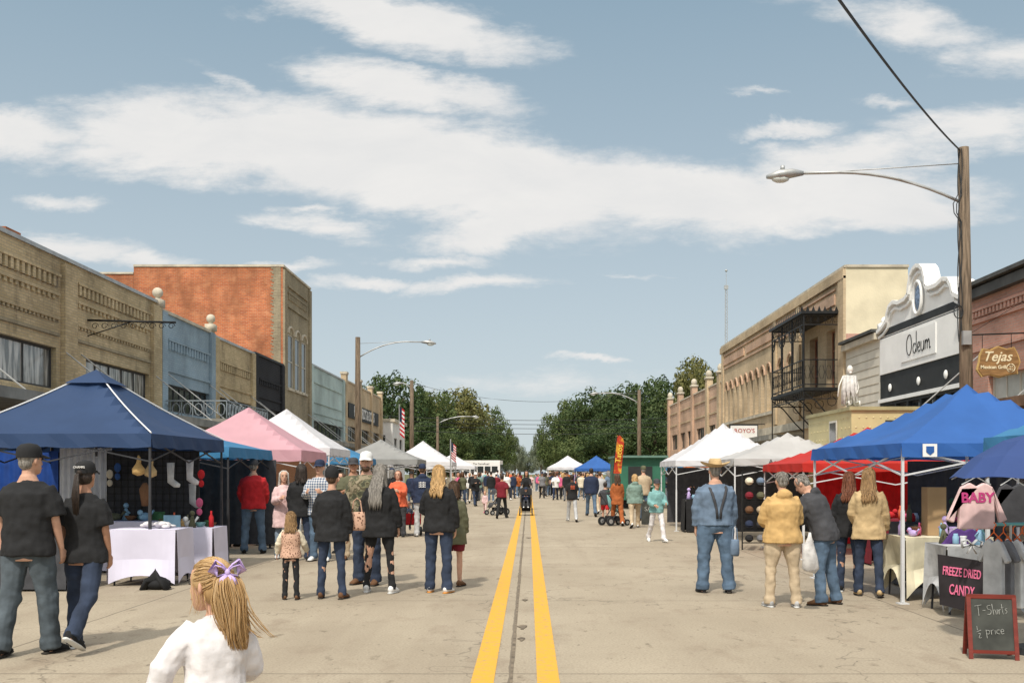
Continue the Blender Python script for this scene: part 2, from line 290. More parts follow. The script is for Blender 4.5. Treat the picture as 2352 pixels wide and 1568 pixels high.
for (px,py,a) in ((1206,1378,.05),(1200,1440,.07),(1198,1468,.05),(1215,1235,.1)):
    x,y=gp(px,py); mb.prism([(x+math.cos(t)*a*(.6+.4*math.sin(3*t)),y+math.sin(t)*a*2.2,.005) for t in [i*.7 for i in range(9)]],(0,0,.002))
struct(mb,'road_joint',TAR)
# ------------------------------------------------------------ text
def text(body,size,m,parent,M,name='lettering',ext=.004,bold=0,shear=0,sx=1,sy=1):
    cu=bpy.data.curves.new('t','FONT'); cu.body=body; cu.size=size; cu.extrude=ext; cu.align_x='CENTER'; cu.align_y='CENTER'; cu.offset=bold; cu.resolution_u=3; cu.shear=shear
    tmp=bpy.data.objects.new('t',cu); C.objects.link(tmp)
    bpy.context.view_layer.update()
    me=bpy.data.meshes.new_from_object(tmp); bpy.data.objects.remove(tmp)
    M=M@Matrix.Diagonal((sx,sy,1,1))
    org=ORI.get(parent.name)
    if org is not None: M=Matrix.Translation(-V(org))@M
    me.transform(M); me.materials.clear(); me.materials.append(m)
    o=bpy.data.objects.new(name,me); C.objects.link(o); o.parent=parent
    if org is not None: ORI[o.name]=org
    return o
def MF(loc,kind='cam',tilt=0,rz=0):
    B={'cam':Matrix(((1,0,0),(0,0,-1),(0,1,0))),'R':Matrix(((0,0,-1),(-1,0,0),(0,1,0))),'L':Matrix(((0,0,1),(1,0,0),(0,1,0)))}[kind]
    return Matrix.Translation(V(loc))@Matrix.Rotation(rz,4,'Z')@B.to_4x4()@Matrix.Rotation(tilt,4,'Z')
def script(strokes,m,parent,M,r,name='script_lettering'):
    mb=MB()
    for st in strokes:
        pts=[V((a,b,0)) for a,b in st]; sm=[]
        for i in range(len(pts)-1):
            p0=pts[max(i-1,0)];p1=pts[i];p2=pts[i+1];p3=pts[min(i+2,len(pts)-1)]
            for k in range(5):
                t=k/5; sm.append(.5*((2*p1)+(p2-p0)*t+(2*p0-5*p1+4*p2-p3)*t*t+(3*p1-p0-3*p2+p3)*t**3))
        sm.append(pts[-1]); mb.tube([M@p for p in sm],r,5,side=(.3,.5,.8))
    return mb.build(name,m,parent,True)
# ------------------------------------------------------------ buildings
def facade(mb,X,s,y0,y1,z0,z1,ops,dep=.2):
    ys=sorted({y0,y1,*[o[0] for o in ops],*[o[1] for o in ops]}); zs=sorted({z0,z1,*[o[2] for o in ops],*[o[3] for o in ops]})
    for a,b in zip(ys,ys[1:]):
        for c,d in zip(zs,zs[1:]):
            ym=(a+b)/2; zm=(c+d)/2
            if any(o[0]<ym<o[1] and o[2]<zm<o[3] for o in ops): continue
            mb.quad((X,a,c),(X,b,c),(X,b,d),(X,a,d))
    for (a,b,c,d) in ops:
        X2=X+s*dep
        mb.quad((X,a,c),(X2,a,c),(X2,a,d),(X,a,d)); mb.quad((X,b,c),(X2,b,c),(X2,b,d),(X,b,d)); mb.quad((X,a,c),(X2,a,c),(X2,b,c),(X,b,c)); mb.quad((X,a,d),(X2,a,d),(X2,b,d),(X,b,d))
def window(root,X,s,o,nx=1,nz=1,fm=WFRAME,gm=GLASS,dep=.2,fw=.06,name='window'):
    a,b,c,d=o; xf=X+s*(dep-.07); xb=X+s*(dep-.02); mb=MB()
    mb.box(xf,xb,a,a+fw,c,d); mb.box(xf,xb,b-fw,b,c,d); mb.box(xf,xb,a+fw,b-fw,c,c+fw); mb.box(xf,xb,a+fw,b-fw,d-fw,d)
    for i in range(1,nx): y=a+(b-a)*i/nx; mb.box(xf+s*.005,xb-s*.005,y-fw*.4,y+fw*.4,c+fw,d-fw)
    for i in range(1,nz): z=c+(d-c)*i/nz; mb.box(xf+s*.008,xb-s*.008,a+fw,b-fw,z-fw*.4,z+fw*.4)
    w_=mb.build(name,fm,root); xg=X+s*(dep-.035)
    MB().quad((xg,a,c),(xg,b,c),(xg,b,d),(xg,a,d)).build('pane',gm,w_); return w_
def shell(label,s,y0,y1,h,wm,ops,dx=14,X0=12,sidem=None,cap=TRIM,capw=.06,coping=True,dep=.2):
    X=s*X0; root=thing('shop_building',label,'building',(X,(y0+y1)/2,0),world=True)
    y0+=.004; y1-=.004
    mb=MB(); facade(mb,X,s,y0,y1,0,h,ops,dep)
    mb.quad((X+s*.3,y0,h-.5),(X+s*.3,y1,h-.5),(X+s*.3,y1,h),(X+s*.3,y0,h)); mb.quad((X,y0,h),(X,y1,h),(X+s*.3,y1,h),(X+s*.3,y0,h))
    mb.build('wall',wm,root)
    m2=MB(); XB=X+s*dx
    for yy_ in (y0,y1): m2.quad((X,yy_,0),(XB,yy_,0),(XB,yy_,h),(X,yy_,h))
    m2.quad((XB,y0,0),(XB,y1,0),(XB,y1,h),(XB,y0,h)); m2.build('side_wall',sidem or wm,root)
    MB().quad((X+s*.3,y0,h-.4),(XB,y0,h-.4),(XB,y1,h-.4),(X+s*.3,y1,h-.4)).build('roof',ROOF,root)
    if coping: MB().box(X-s*capw,X+s*.34,y0,y1,h+.002,h+.1).build('coping',cap,root)
    return root
def dent(root,X,s,y0,y1,z,hh,step,m,wf=.5,pr=.07,name='dentil_band'):
    mb=MB(); n=int((y1-y0)/step)
    for i in range(n):
        y=y0+(i+.25)*step; mb.box(X-s*pr,X,y,y+step*wf,z,z+hh)
    mb.box(X-s*(pr+.02),X,y0,y1,z+hh+.002,z+hh+.07); return mb.build(name,m,root)
def trim(root,X,s,y0,y1,z0,z1,pr,m,name='cornice'): return MB().box(X-s*pr,X-s*.002,y0,y1,z0,z1).build(name,m,root)
def awning(label,s,y0,y1,z=3.25,out=2.1,m=AWN,rods=True,X0=12):
    X=s*X0; r=thing('flat_awning',label,'awning',(X,(y0+y1)/2,z),group=None,world=True)
    MB().box(X-s*.01,X-s*out,y0+.05,y1-.05,z,z+.22).build('awning_deck',m,r)
    if rods:
        n=max(2,int((y1-y0)/3.2))
        for i in range(n): 
            y=y0+.4+(y1-y0-.8)*i/(n-1); MB().tube([(X-s*.01,y,z+1.75),(X-s*(out-.15),y,z+.2)],.018,6).build('tie_rod',METAL,r)
    return r
def shopfront(y0,y1,n,z0=.55,z1=2.9):
    st=(y1-y0)/n; return [(y0+i*st+.2,y0+(i+1)*st-.2,z0 if i%2==0 else .14,z1) for i in range(n)]
XL=-12; XR=12
DREC=mat('mottled dark recess',(.10,.08,.055),.95,.4,3,col2=(.30,.24,.16),lo=.4,hi=.6)  # mottled dark brown for the flat strips behind the dentil rows
o1=[(15.5,25.3,3.75,4.8),(27.0,31.5,3.95,4.75)]; sf=shopfront(15,32,5)
b=shell('long tan brick shop building with dark corbelled brickwork, nearest on the left',-1,12,32.4,7.1,TAN,o1+sf,cap=METAL)
for o in o1: window(b,XL,-1,o,7 if o[0]<20 else 5,1,DFRAME,CURT)
for o in sf: window(b,XL,-1,o,2,1,DFRAME)
for y in (25.9,31.95): trim(b,XL,-1,y-.35,y+.35,0,7.0,.12,TAN,'pilaster')
for (ya,yb) in ((13,25.4),(26.4,31.5)):
    trim(b,XL,-1,ya,yb,6.33,6.62,.004,DREC,'dark_recess'); dent(b,XL,-1,ya,yb,6.35,.26,.26,TAN); dent(b,XL,-1,ya,yb,6.02,.1,.26,TAN,pr=.05)
    trim(b,XL,-1,ya,yb,5.44,5.53,.004,DREC,'dark_recess'); dent(b,XL,-1,ya,yb,5.45,.07,.2,TAN,pr=.04); trim(b,XL,-1,ya,yb,5.1,5.18,.05,DTAN)
mb=MB(); mb.box(-15.2,-14.2,27,27.7,6.6,8.2); mb.box(-15.25,-14.15,26.95,27.75,8.2,8.3); mb.build('chimney',REDB,b)
Y1,Y2=48.66,54.7; ops=[]
for k in range(3): y=Y1+1.0+k*1.5; ops.append((y,y+1.1,5.9,8.6))
sf=[(Y1+.5,Y1+2.2,.6,3),(Y1+2.6,Y1+3.6,.14,3),(Y1+4,Y2-.5,.6,3)]
b=shell('tall two storey building with bright orange brick side wall and brown front',-1,Y1,Y2,11.7,DTAN,ops+sf,dx=7.3,sidem=REDB,dep=.1)
for o in ops:
    wnd=window(b,XL,-1,o,1,2,WFRAME,GLASS,dep=.1); yc=(o[0]+o[1])/2; r=.6
    mb=MB(); mb.tube([(XL+.03,yc-math.cos(math.pi*i/8)*r,8.62+math.sin(math.pi*i/8)*.36) for i in range(9)],.06,6); mb.build('arched_hood',TRIM,wnd)
    MB().box(XL,XL+.08,o[0]-.1,o[1]+.1,5.78,5.9).build('sill',TRIM,wnd)
for o in sf: window(b,XL,-1,o,1,1,DFRAME,dep=.1)
trim(b,XL,-1,Y1+.8,Y2-.8,10.9,11.0,.08,DTAN); trim(b,XL,-1,Y1+.8,Y2-.8,9.9,10.0,.08,DTAN); trim(b,XL,-1,Y1,Y1+.5,0,11.6,.1,DTAN,'pilaster'); trim(b,XL,-1,Y2-.5,Y2,0,11.6,.1,DTAN,'pilaster')
dent(b,XL,-1,Y1+.9,Y2-.9,10.3,.3,.3,DTAN)
MB().box(-23,-19.31,Y1+.006,Y2,0,11.35).build('rear_wall',REDB,b)
mb=MB(); mb.box(-19.3,-11.95,Y1-.04,Y1+.3,11.712,11.82); mb.box(-23,-19.31,Y1-.04,Y1+.3,11.36,11.45); mb.build('side_coping',TRIM,b)
mb=MB()
for k in range(60):
    z=7+k*.078; wq=.32+.22*((k*7)%5)/5; mb.box(-12.12-wq,-12.11,Y1-.012,Y1-.001,z,z+.074)
mb.build('corner_quoin',DTAN,b)
def mid(label,y0,y1,h,m,capm,dents=True):
    ops=[(y0+.55,y1-.45,3.7,4.6)]; sf=shopfront(y0+.2,y1-.2,3)
    b=shell(label,-1,y0,y1,h,m,ops+sf,cap=capm)
    for o in ops: window(b,XL,-1,o,8,1,DFRAME,GLASS)
    for o in sf: window(b,XL,-1,o,1,1,DFRAME)
    if dents: trim(b,XL,-1,y0+.6,y1-.6,h-1.16,h-.86,.004,DREC if m is TAN else BLUEB,'dark_recess'); dent(b,XL,-1,y0+.6,y1-.6,h-1.15,.28,.28,m)
    trim(b,XL,-1,y0+.5,y1-.5,5.0,5.08,.05,m)
    for y in (y0+.25,y1-.25): trim(b,XL,-1,y-.24,y+.24,0,h+.02,.1,m,'pilaster')
    return b
b=mid('single storey shop painted dusty blue with stone balls on its roofline',32.4,37.9,6.9,BLUEB,TRIM)
for y in (32.3,37.7):
    mb=MB(); mb.box(XL-.2,XL+.14,y-.2,y+.2,7.0,7.25); mb.tube([(XL-.03,y,7.25),(XL-.03,y,7.33)],.08,8); mb.ell((XL-.03,y,7.47),.17,12,8); mb.build('ball_finial',TRIM,b,True)
mid('tan brick shop with toothed brick band between the blue and black shops',37.9,43.5,6.8,TAN,METAL)
b=mid('narrow single storey shop painted black',43.5,48.66,6.85,BLKB,BLACK,dents=False); dent(b,XL,-1,44.2,48,5.6,.2,.3,BLKB)
b=mid('pale teal painted brick shop beyond the orange brick building',54.7,64.7,7.6,TEALB,METAL,dents=False); trim(b,XL,-1,55.5,64,6.7,6.8,.06,TEALB); trim(b,XL,-1,55.5,64,5.6,5.66,.06,TEALB)
ops=[(66,70,3.8,4.8),(71,75,3.8,4.8),(76,80,3.8,4.8)]
b=shell('tan brick building with white lettered name board, far end of left row',-1,64.7,81,7.7,TAN2,ops+shopfront(65.5,80,4)); 
for o in ops: window(b,XL,-1,o,4,1,DFRAME)
for y in (65,70.5,75.7,80.7):
    MB().box(XL-.2,XL+.15,y-.3,y+.3,0,8.1).build('pilaster',TAN2,b); MB().box(XL-.25,XL+.2,y-.36,y+.36,8.1,8.25).build('pilaster_cap',TRIM,b)
sg=thing('name_board','long dark board lettered in white on far left tan building','sign',(XL+.1,72,5.9),world=True)
MB().box(XL+.02,XL+.1,66,79,5.35,6.35).build('board',BLACK,sg); text("HUBBARD'S & SONS",1.0,WHITE,sg,MF((XL+.115,72.3,5.85),'L'),bold=.02)
b=shell('small white two storey building past the left brick row',-1,82,90,5.9,WHITE,[(83,85,3.3,4.6),(86.5,88.5,3.3,4.6)],X0=11.2,dx=9)
for o in ((83,85,3.3,4.6),(86.5,88.5,3.3,4.6)): window(b,-11.2,-1,o,2,1,DFRAME)
mb=MB(); mb.box(-11.0,-18,81.9,90.2,5.9,6.15); mb.build('eave',TRIM,b)
mb=MB(); mb.box(-12.6,-11.8,81.97,82.0,3.2,4.8); mb.build('side_window',GLASS,b)
awning('flat awning slung on rods along the nearest tan building',-1,14,26,3.05)
awning('flat awning fixed under the second bay of the near tan building',-1,26.3,32.2,3.05)
a=awning('awning with lacy iron edging on the dusty blue shop',-1,32.6,37.8,3.2)
IRONG=mat('grey painted iron lace',(.22,.25,.27),.6,.2,4)
mb=MB()
for i in range(14):
    y=32.8+i*.37; mb.tube([(-9.9,y+.13*math.cos(t),3.72+.2*math.sin(t)) for t in [k*.785 for k in range(9)]],.02,5,cap=False); mb.beam((-9.9,y+.18,3.44),(-9.9,y+.18,4.0),.025)
mb.beam((-9.9,32.65,4.0),(-9.9,37.75,4.0),.04); mb.beam((-9.9,32.65,3.45),(-9.9,37.75,3.45),.04)
for i in range(6): x=-9.9-i*.37; mb.beam((x,32.65,3.45),(x,32.65,4.0),.025); mb.tube([(x-.18+.13*math.cos(t),32.65,3.72+.2*math.sin(t)) for t in [k*.785 for k in range(9)]],.02,5,cap=False)
mb.beam((-9.9,32.65,4.0),(-12,32.65,4.0),.04); mb.build('iron_edging',IRONG,a)
awning('flat awning on the tan shop beside the blue one',-1,38,43.4,3.2); awning('flat awning on the black painted shop',-1,43.6,54.5,3.1); awning('flat awning along the pale teal shop',-1,54.9,64.5,3.1); awning('flat awning under the white lettered name board',-1,65,80.8,3.1)
br=thing('sign_bracket','empty scrolled iron sign bracket jutting from near tan brick building','sign bracket',(-12,27.1,5.7),world=True)
mb=MB(); mb.beam((-12,27.1,5.78),(-9.6,27.1,5.72),.05); mb.beam((-12,27.1,5.35),(-10.8,27.1,5.74),.025)
for i in range(9):
    x=-11.8+i*.26; mb.tube([(x+.1*math.cos(t)*(1-.06*k),27.1,5.62+.09*math.sin(t)*(1-.06*k)) for k,t in [(k,k*.7) for k in range(11)]],.01,5)
mb.build('bracket_arm',IRON,br,True)
# ---- right side
A0,A1=37.65,61.9; ar=[]
for k in range(9): y=49.3+k*1.32; ar.append((y,y+.78,4.75,7.0))
dr=[(39.0,40.1,4.95,7.3),(41.3,42.5,4.95,7.3)]; wi=[(45.2,46.1,4.95,7.0),(46.9,47.8,4.95,7.0)]
sf=shopfront(38,61.5,7)
b=shell('two storey tan brick building with row of narrow arched windows',1,A0,A1,9.4,TAN2,ar+dr+wi+sf,sidem=CREAM,dx=2.35,dep=.3)
for o in ar+wi:
    wnd=window(b,XR,1,o,1,2,DFRAME,GLASS,dep=.3); yc=(o[0]+o[1])/2; hw=(o[1]-o[0])/2
    mb=MB(); n=8; prev=None
    for i in range(n+1):
        a=math.pi*i/n; y=yc-math.cos(a)*hw; z=o[3]-hw+math.sin(a)*hw
        if prev: mb.quad((XR+.01,prev[0],prev[1]),(XR+.01,y,z),(XR+.01,y,o[3]),(XR+.01,prev[0],o[3]))
        prev=(y,z)
    mb.build('arch_spandrel',TAN2,wnd)
    mb=MB(); mb.tube([(XR-.02,yc-math.cos(math.pi*i/8)*(hw+.1),o[3]-hw+math.sin(math.pi*i/8)*(hw+.14)) for i in range(9)],.05,6); mb.build('arched_hood',TAN3,wnd)
DRM=mat('red brown door paint',(.28,.11,.06),.6,.1,3)
for o in dr: window(b,XR,1,o,2,3,DRM,GLASS,name='door',dep=.3)
for o in sf: window(b,XR,1,o,2,1,DFRAME,dep=.3)
trim(b,XR,1,A0,A1,9.0,9.36,.12,TAN2); trim(b,XR,1,A0+1.2,A1-1,7.95,8.05,.07,TAN3); trim(b,XR,1,A0+1.2,A1-1,8.75,8.83,.07,TAN3); trim(b,XR,1,48.6,A1-.4,4.55,4.7,.1,TRIM,'sill_course')
trim(b,XR,1,A0,A1,3.55,3.9,.15,TRIM); trim(b,XR,1,A0,A0+.7,0,9.1,.1,TAN2,'pilaster')
for (ya,yb) in ((38.9,43.6),(44.6,47.9),(48.8,54.8),(55.3,61)): trim(b,XR,1,ya,yb,8.2,8.6,.07,TAN3,'raised_panel')
for y in (44.1,48.3,61.3): trim(b,XR,1,y-.25,y+.25,4,9.0,.09,TAN2,'pilaster')
mb=MB(); mb.box(12.01,14.2,A0-.03,A0,5.6,6.9); mb.build('brick_patch',SALM,b)
MB().box(14.36,24,A0+.01,A1-.1,0,6.9).build('rear_wall',CREAM,b)
MB().box(12.0,14.37,A0-.06,A0+.3,9.405,9.5).build('side_coping',TRIM,b)
bl=thing('iron_balcony','two tier black wrought iron balcony on the two storey tan building','balcony',(11.3,40.8,4.9),world=True)
X0,X1,Ya,Yb=10.6,11.98,38.35,43.3
MB().box(X0-.05,X1,Ya-.05,Yb+.05,4.82,4.93).build('deck',IRON,bl)
rf=MB(); rf.box(X0-.12,X1,Ya-.12,Yb+.12,7.76,7.86)
for i in range(20):
    y=Ya-.1+i*(Yb-Ya+.2)/19; rf.add([(X0-.12,y-.07,7.86),(X0-.12,y+.07,7.86),(X0-.12,y,8.06)],[(0,1,2)])
for i in range(7):
    x=X0-.1+i*.22; rf.add([(x-.07,Ya-.12,7.86),(x+.07,Ya-.12,7.86),(x,Ya-.12,8.06)],[(0,1,2)])
rf.build('balcony_roof',IRON,bl)
posts=[(X0,Ya),(X0,(2*Ya+Yb)/3),(X0,(Ya+2*Yb)/3),(X0,Yb),(X1-.05,Ya),(X1-.05,Yb)]
for x,y in (posts[0],posts[3]): MB().tube([(x,y,.13),(x,y,4.8)],.025,6).build('slim_prop',IRON,bl)
for x,y in posts: MB().tube([(x,y,4.9),(x,y,7.75)],.035,6).build('post',IRON,bl)
def lattice(mb,p,q,z0,z1,step,rings=True):
    p=V((p[0],p[1],0));q=V((q[0],q[1],0)); n=max(1,int((q-p).length/step)); d=(q-p)/n; u=d.normalized()
    for i in range(n+1): a=p+d*i; mb.beam((a.x,a.y,z0),(a.x,a.y,z1),.015)
    for z in (z0,z1): mb.beam((p.x,p.y,z),(q.x,q.y,z),.04)
    if rings:
        for i in range(n):
            c=p+d*(i+.5); r=step*.42; zc=(z0+z1)/2; mb.tube([(c.x+u.x*r*math.cos(t),c.y+u.y*r*math.cos(t),zc+(z1-z0)*.3*math.sin(t)) for t in [k*1.05 for k in range(7)]],.010,4,cap=False)
for z0,z1,nm,stp in ((5.05,6.0,'railing',.26),(7.35,7.74,'frieze',.26),(4.5,4.8,'lower_frieze',.3)):
    for p,q in (((X0,Ya),(X0,Yb)),((X0,Ya),(X1,Ya)),((X0,Yb),(X1,Yb))):
        mb=MB(); lattice(mb,p,q,z0,z1,stp); mb.build(nm,IRON,bl)
mb=MB()
for (x,y) in posts[:4]:
    for sg_ in (-1,1):
        if Ya-.01<=y+sg_*.5<=Yb+.01:
            mb.beam((x,y+sg_*.16,6.0),(x,y+sg_*.16,7.2),.018)
            for k in range(6): mb.beam((x,y,6.05+k*.2),(x,y+sg_*.16,6.15+k*.2),.012)
            for rr in (.5,.34): mb.tube([(x,y+sg_*(.05+rr*math.sin(t)),7.35-rr+rr*(1-math.cos(t))) for t in [k*.39 for k in range(5)]],.022,5)
for k in range(4): y=posts[k][1]; mb.tube([(X1,y,3.4),(X1-.4,y,3.8),(X1-.9,y,4.4),(X0,y,4.75)],.028,5); mb.tube([(X1-.1+.18*math.cos(t)-.2,y,4.4+.18*math.sin(t)) for t in [q*.785 for q in range(9)]],.014,4,cap=False)
mb.build('bracket',IRON,bl)
sf=shopfront(62.5,84.5,6); ops=[(64+i*4.1,67+i*4.1,3.6,4.8) for i in range(5)]
b=shell('peach brick single storey building with pointed roofline posts, right row',1,61.9,85,7.3,TAN3,ops+sf)
for o in ops: window(b,XR,1,o,3,1,DFRAME)
for o in sf[:4]: window(b,XR,1,o,1,1,DFRAME)
for y in (62.4,66.5,72.5,79,84.7):
    MB().box(XR-.15,XR+.25,y-.35,y+.35,0,7.9).build('pilaster',TAN2 if y<70 else TAN3,b)
    mb=MB(); mb.box(XR-.2,XR+.3,y-.42,y+.42,7.9,8.05); mb.ell((XR+.05,y,8.25),(.22,.3,.28),10,7); mb.build('finial',TRIM,b,True)
for y0,y1 in ((63,66),(67,72),(73,78.5),(79.5,84.2)): trim(b,XR,1,y0,y1,6.5,6.6,.06,TAN2); trim(b,XR,1,y0,y1,5.5,5.6,.06,TAN2)
b=shell('low cream building with grooved siding squeezed beside the white gabled front',1,34,37.65,6.45,CREAMW,[(34.5,37.2,.6,2.9)],cap=TRIMD,capw=.3,dx=8)
for k in range(7): trim(b,XR,1,34.1,37.6,4.1+k*.3,4.115+k*.3,.012,DTAN,'groove')
trim(b,XR,1,34,37.6,6.2,6.42,.2,TRIM)
Yc,hw=30.52,3.45; WG=mat('gable white plaster',(.84,.83,.80),.7,.05,1.5,.15,12)
b=shell('black and white shop with curved mission style gable and oval medallion',1,Yc-hw,Yc+hw,6.2,BLACK,[(Yc-3.1+i*1.05,Yc-2.2+i*1.05,3.0,3.9) for i in range(6)]+[(Yc-3,Yc-.8,.5,2.7),(Yc-.5,Yc+.5,.14,2.7),(Yc+.8,Yc+3,.5,2.7)],coping=False)
for i in range(6): window(b,XR,1,(Yc-3.1+i*1.05,Yc-2.2+i*1.05,3.0,3.9),1,1,DFRAME)
for o in ((Yc-3,Yc-.8,.5,2.7),(Yc-.5,Yc+.5,.14,2.7),(Yc+.8,Yc+3,.5,2.7)): window(b,XR,1,o,1,1,DFRAME)
half=[(0,7.98),(.25,7.93),(.48,7.78),(.62,7.5),(.68,7.22),(.95,7.12),(1.5,7.1),(1.95,7.2),(2.3,7.12),(2.5,6.9),(2.62,6.65),(3.0,6.5),(3.45,6.42)]
top=[(Yc-t,z) for t,z in reversed(half)]+[(Yc+t,z) for t,z in half[1:]]
mb=MB(); mb.prism([(XR+.003,y,z) for y,z in top]+[(XR+.003,Yc+hw,6.2),(XR+.003,Yc-hw,6.2)],(.3,0,0)); mb.build('gable',WG,b)
mb=MB()
for (ya,za),(yb,zb) in zip(top,top[1:]):
    mb.beam((XR+.1,ya,za),(XR+.1,yb,zb),.5,.12); mb.beam((XR-.03,ya,za-.2),(XR-.03,yb,zb-.2),.1,.08)
mb.build('gable_moulding',WG,b)
# dark inner field between moulding and panel
MB().box(XR-.05,XR,Yc-hw+.1,Yc+hw-.1,4.95,6.15).build('sign_panel',WG,b)
trim(b,XR,1,Yc-1.35,Yc+1.35,5.15,6.05,.08,WG,'raised_panel')
script([[(.16,.62),(.02,.45),(0,.22),(.1,.03),(.25,.0),(.38,.15),(.4,.4),(.3,.6),(.14,.6)],[(.72,.27),(.6,.3),(.52,.17),(.56,.03),(.68,.02),(.76,.14)],[(.78,.66),(.78,.3),(.78,.02)],[(.9,.14),(1.04,.18),(1.02,.3),(.92,.27),(.88,.12),(.96,.01),(1.08,.05)],[(1.15,.3),(1.15,.08),(1.25,.0),(1.34,.1),(1.36,.3),(1.36,.02)],[(1.46,.02),(1.47,.3)],[(1.47,.2),(1.57,.3),(1.62,.2),(1.62,.02)],[(1.63,.2),(1.73,.3),(1.78,.2),(1.79,.02),(1.86,.05)]],BLACK,b,MF((XR-.09,Yc+.85,5.33),'R'),.014)
trim(b,XR,1,Yc-hw,Yc+hw,4.0,4.12,.08,WG); trim(b,XR,1,Yc-hw,Yc+hw,6.24,6.46,.02,BLACK,'dark_band')
md=MB(); md.ell((XR-.06,Yc,7.0),(.06,.23,.38),14,8); mo=md.build('medallion',mat('medallion blue grey',(.16,.22,.32),.6,.6,14),b,True)
MB().tube([(XR-.08,Yc+.33*math.cos(t),7.0+.5*math.sin(t)) for t in [k*.3927 for k in range(17)]],.055,6,cap=False).build('medallion_ring',WG,mo,True)
for dy in (-2,0,2.4): mb=MB(); mb.ell((XR-.05,Yc+dy,4.45),(.05,.1,.13),10,7); mb.build('wall_shield',WG,b,True)
for t in (-3.3,3.3):
    mb=MB(); mb.box(XR-.1,XR+.3,Yc+t-.15,Yc+t+.15,6.45,6.7); mb.ell((XR+.1,Yc+t,6.8),.13,10,7); mb.build('finial',WG,b,True)
sfr=[(17,19.8,.5,2.9),(20.5,22.5,.5,2.9),(23.3,26.2,.5,2.9)]; ops=[(17.5,26,3.3,4.15)]
b=shell('salmon brick restaurant building with dark cornice at the right edge',1,14,27.05,6.55,SALM,sfr+ops,cap=TRIMD,capw=.35)
window(b,XR,1,ops[0],12,1,WFRAME,mat('pale ribbed panel',(.5,.52,.48),.6,.1,3))
for o in sfr: window(b,XR,1,o,2,1,DFRAME)
trim(b,XR,1,14,27,6.25,6.5,.22,TRIMD); dent(b,XR,1,14,26.9,5.75,.16,.2,SALM,pr=.1); trim(b,XR,1,14,27,5.6,5.7,.08,SALM); trim(b,XR,1,14,27,4.85,4.92,.06,SALM)
awning('rusty flat awning on the salmon brick building',1,15,26.9,3.0,1.9,mat('rusty metal',(.17,.11,.07),.8,.3,3)); awning('shallow awning under the white gabled front',1,27.2,33.9,2.75,1.6,AWN,False)
awning('long flat awning along the two storey tan building',1,43.5,61.5,3.1,1.5,AWN,False)
sg=thing('hanging_sign','brown carved wood sign with cream lettering hung from a bar at right','sign',(11.3,24,4.3),world=True)
wdm=mat('varnished sign wood',(.27,.15,.06),.6,.3,3,stretch=(1,1,6)); crm=mat('cream sign paint',(.80,.70,.48),.6,.05); wd2=mat('gold sign rim',(.50,.33,.12),.5,.2,3)
shp=[(-.48,.16),(-.40,.34),(-.2,.31),(0,.40),(.22,.33),(.42,.38),(.52,.2),(.58,.0),(.5,-.2),(.52,-.3),(.28,-.33),(.05,-.4),(-.2,-.33),(-.42,-.38),(-.55,-.2),(-.5,0)]
MB().prism([(11.32+a*.94,24.01,4.3+c*.96) for a,c in shp],(0,.06,0)).build('rim_board',wd2,sg); MB().prism([(11.32+a*.88,23.99,4.3+c*.89) for a,c in shp],(0,.019,0)).build('board',wdm,sg)
text('Tejas',.33,crm,sg,MF((11.28,23.985,4.42)),bold=.004,shear=.35); text('Mexican Grill',.115,crm,sg,MF((11.2,23.985,4.17)),bold=.003)
mb=MB(); mb.tube([(11.62+.1*math.cos(t),23.985,4.15+.1*math.sin(t)) for t in [k*.6283 for k in range(11)]],.012,5,cap=False); mb.build('round_emblem',crm,sg,True); text('TEX\nMEX',.065,crm,sg,MF((11.62,23.985,4.15)))
mb=MB(); mb.tube([(12,24.03,5.0),(10.6,24.03,4.95)],.02,6); mb.beam((10.95,24.03,4.62),(10.95,24.03,4.95),.012); mb.beam((11.65,24.03,4.62),(11.65,24.03,4.98),.012); mb.beam((10.6,24.03,4.95),(12,24.03,5.8),.01); mb.build('hanger',IRON,sg)
sg=thing('projecting_sign','white panel sign with red script above the grey tent','sign',(10.9,50.5,3.7),world=True)
MB().box(10.25,11.6,50.5,50.6,3.3,4.05).build('board',WHITE,sg); MB().box(10.2,11.65,50.53,50.62,3.25,4.1).build('frame',BLACK,sg)
text("ROYO'S",.3,mat('sign red',(.4,.03,.02),.6,.05),sg,MF((10.95,50.49,3.78)))
mb=MB(); mb.beam((10.2,50.57,4.12),(12,50.57,4.12),.04); mb.build('hanger',IRON,sg)
xm=(1668-VX)*150/F
ms_=thing('radio_mast','thin lattice radio mast rising behind the right buildings','mast',(xm,150,0),world=True)
mb=MB()
for dx_,dy in ((-.25,0),(.25,0),(0,.4)): mb.beam((xm+dx_,150+dy,0),(xm+dx_*.6,150+dy*.6,30),.06)
for i in range(60):
    z=i*.5; mb.beam((xm-.25,150,z),(xm+.25,150,z+.5),.035); mb.beam((xm+.25,150,z),(xm,150.4,z+.5),.035)
mb.beam((xm,150,30),(xm,150,32.2),.06); mb.build('lattice',METAL,ms_)
mb=MB(); mb.ell((xm,150,32.2),.2,8,6); mb.box(xm-.3,xm+.3,149.9,150.1,29.4,30); mb.build('antenna',METAL,ms_)
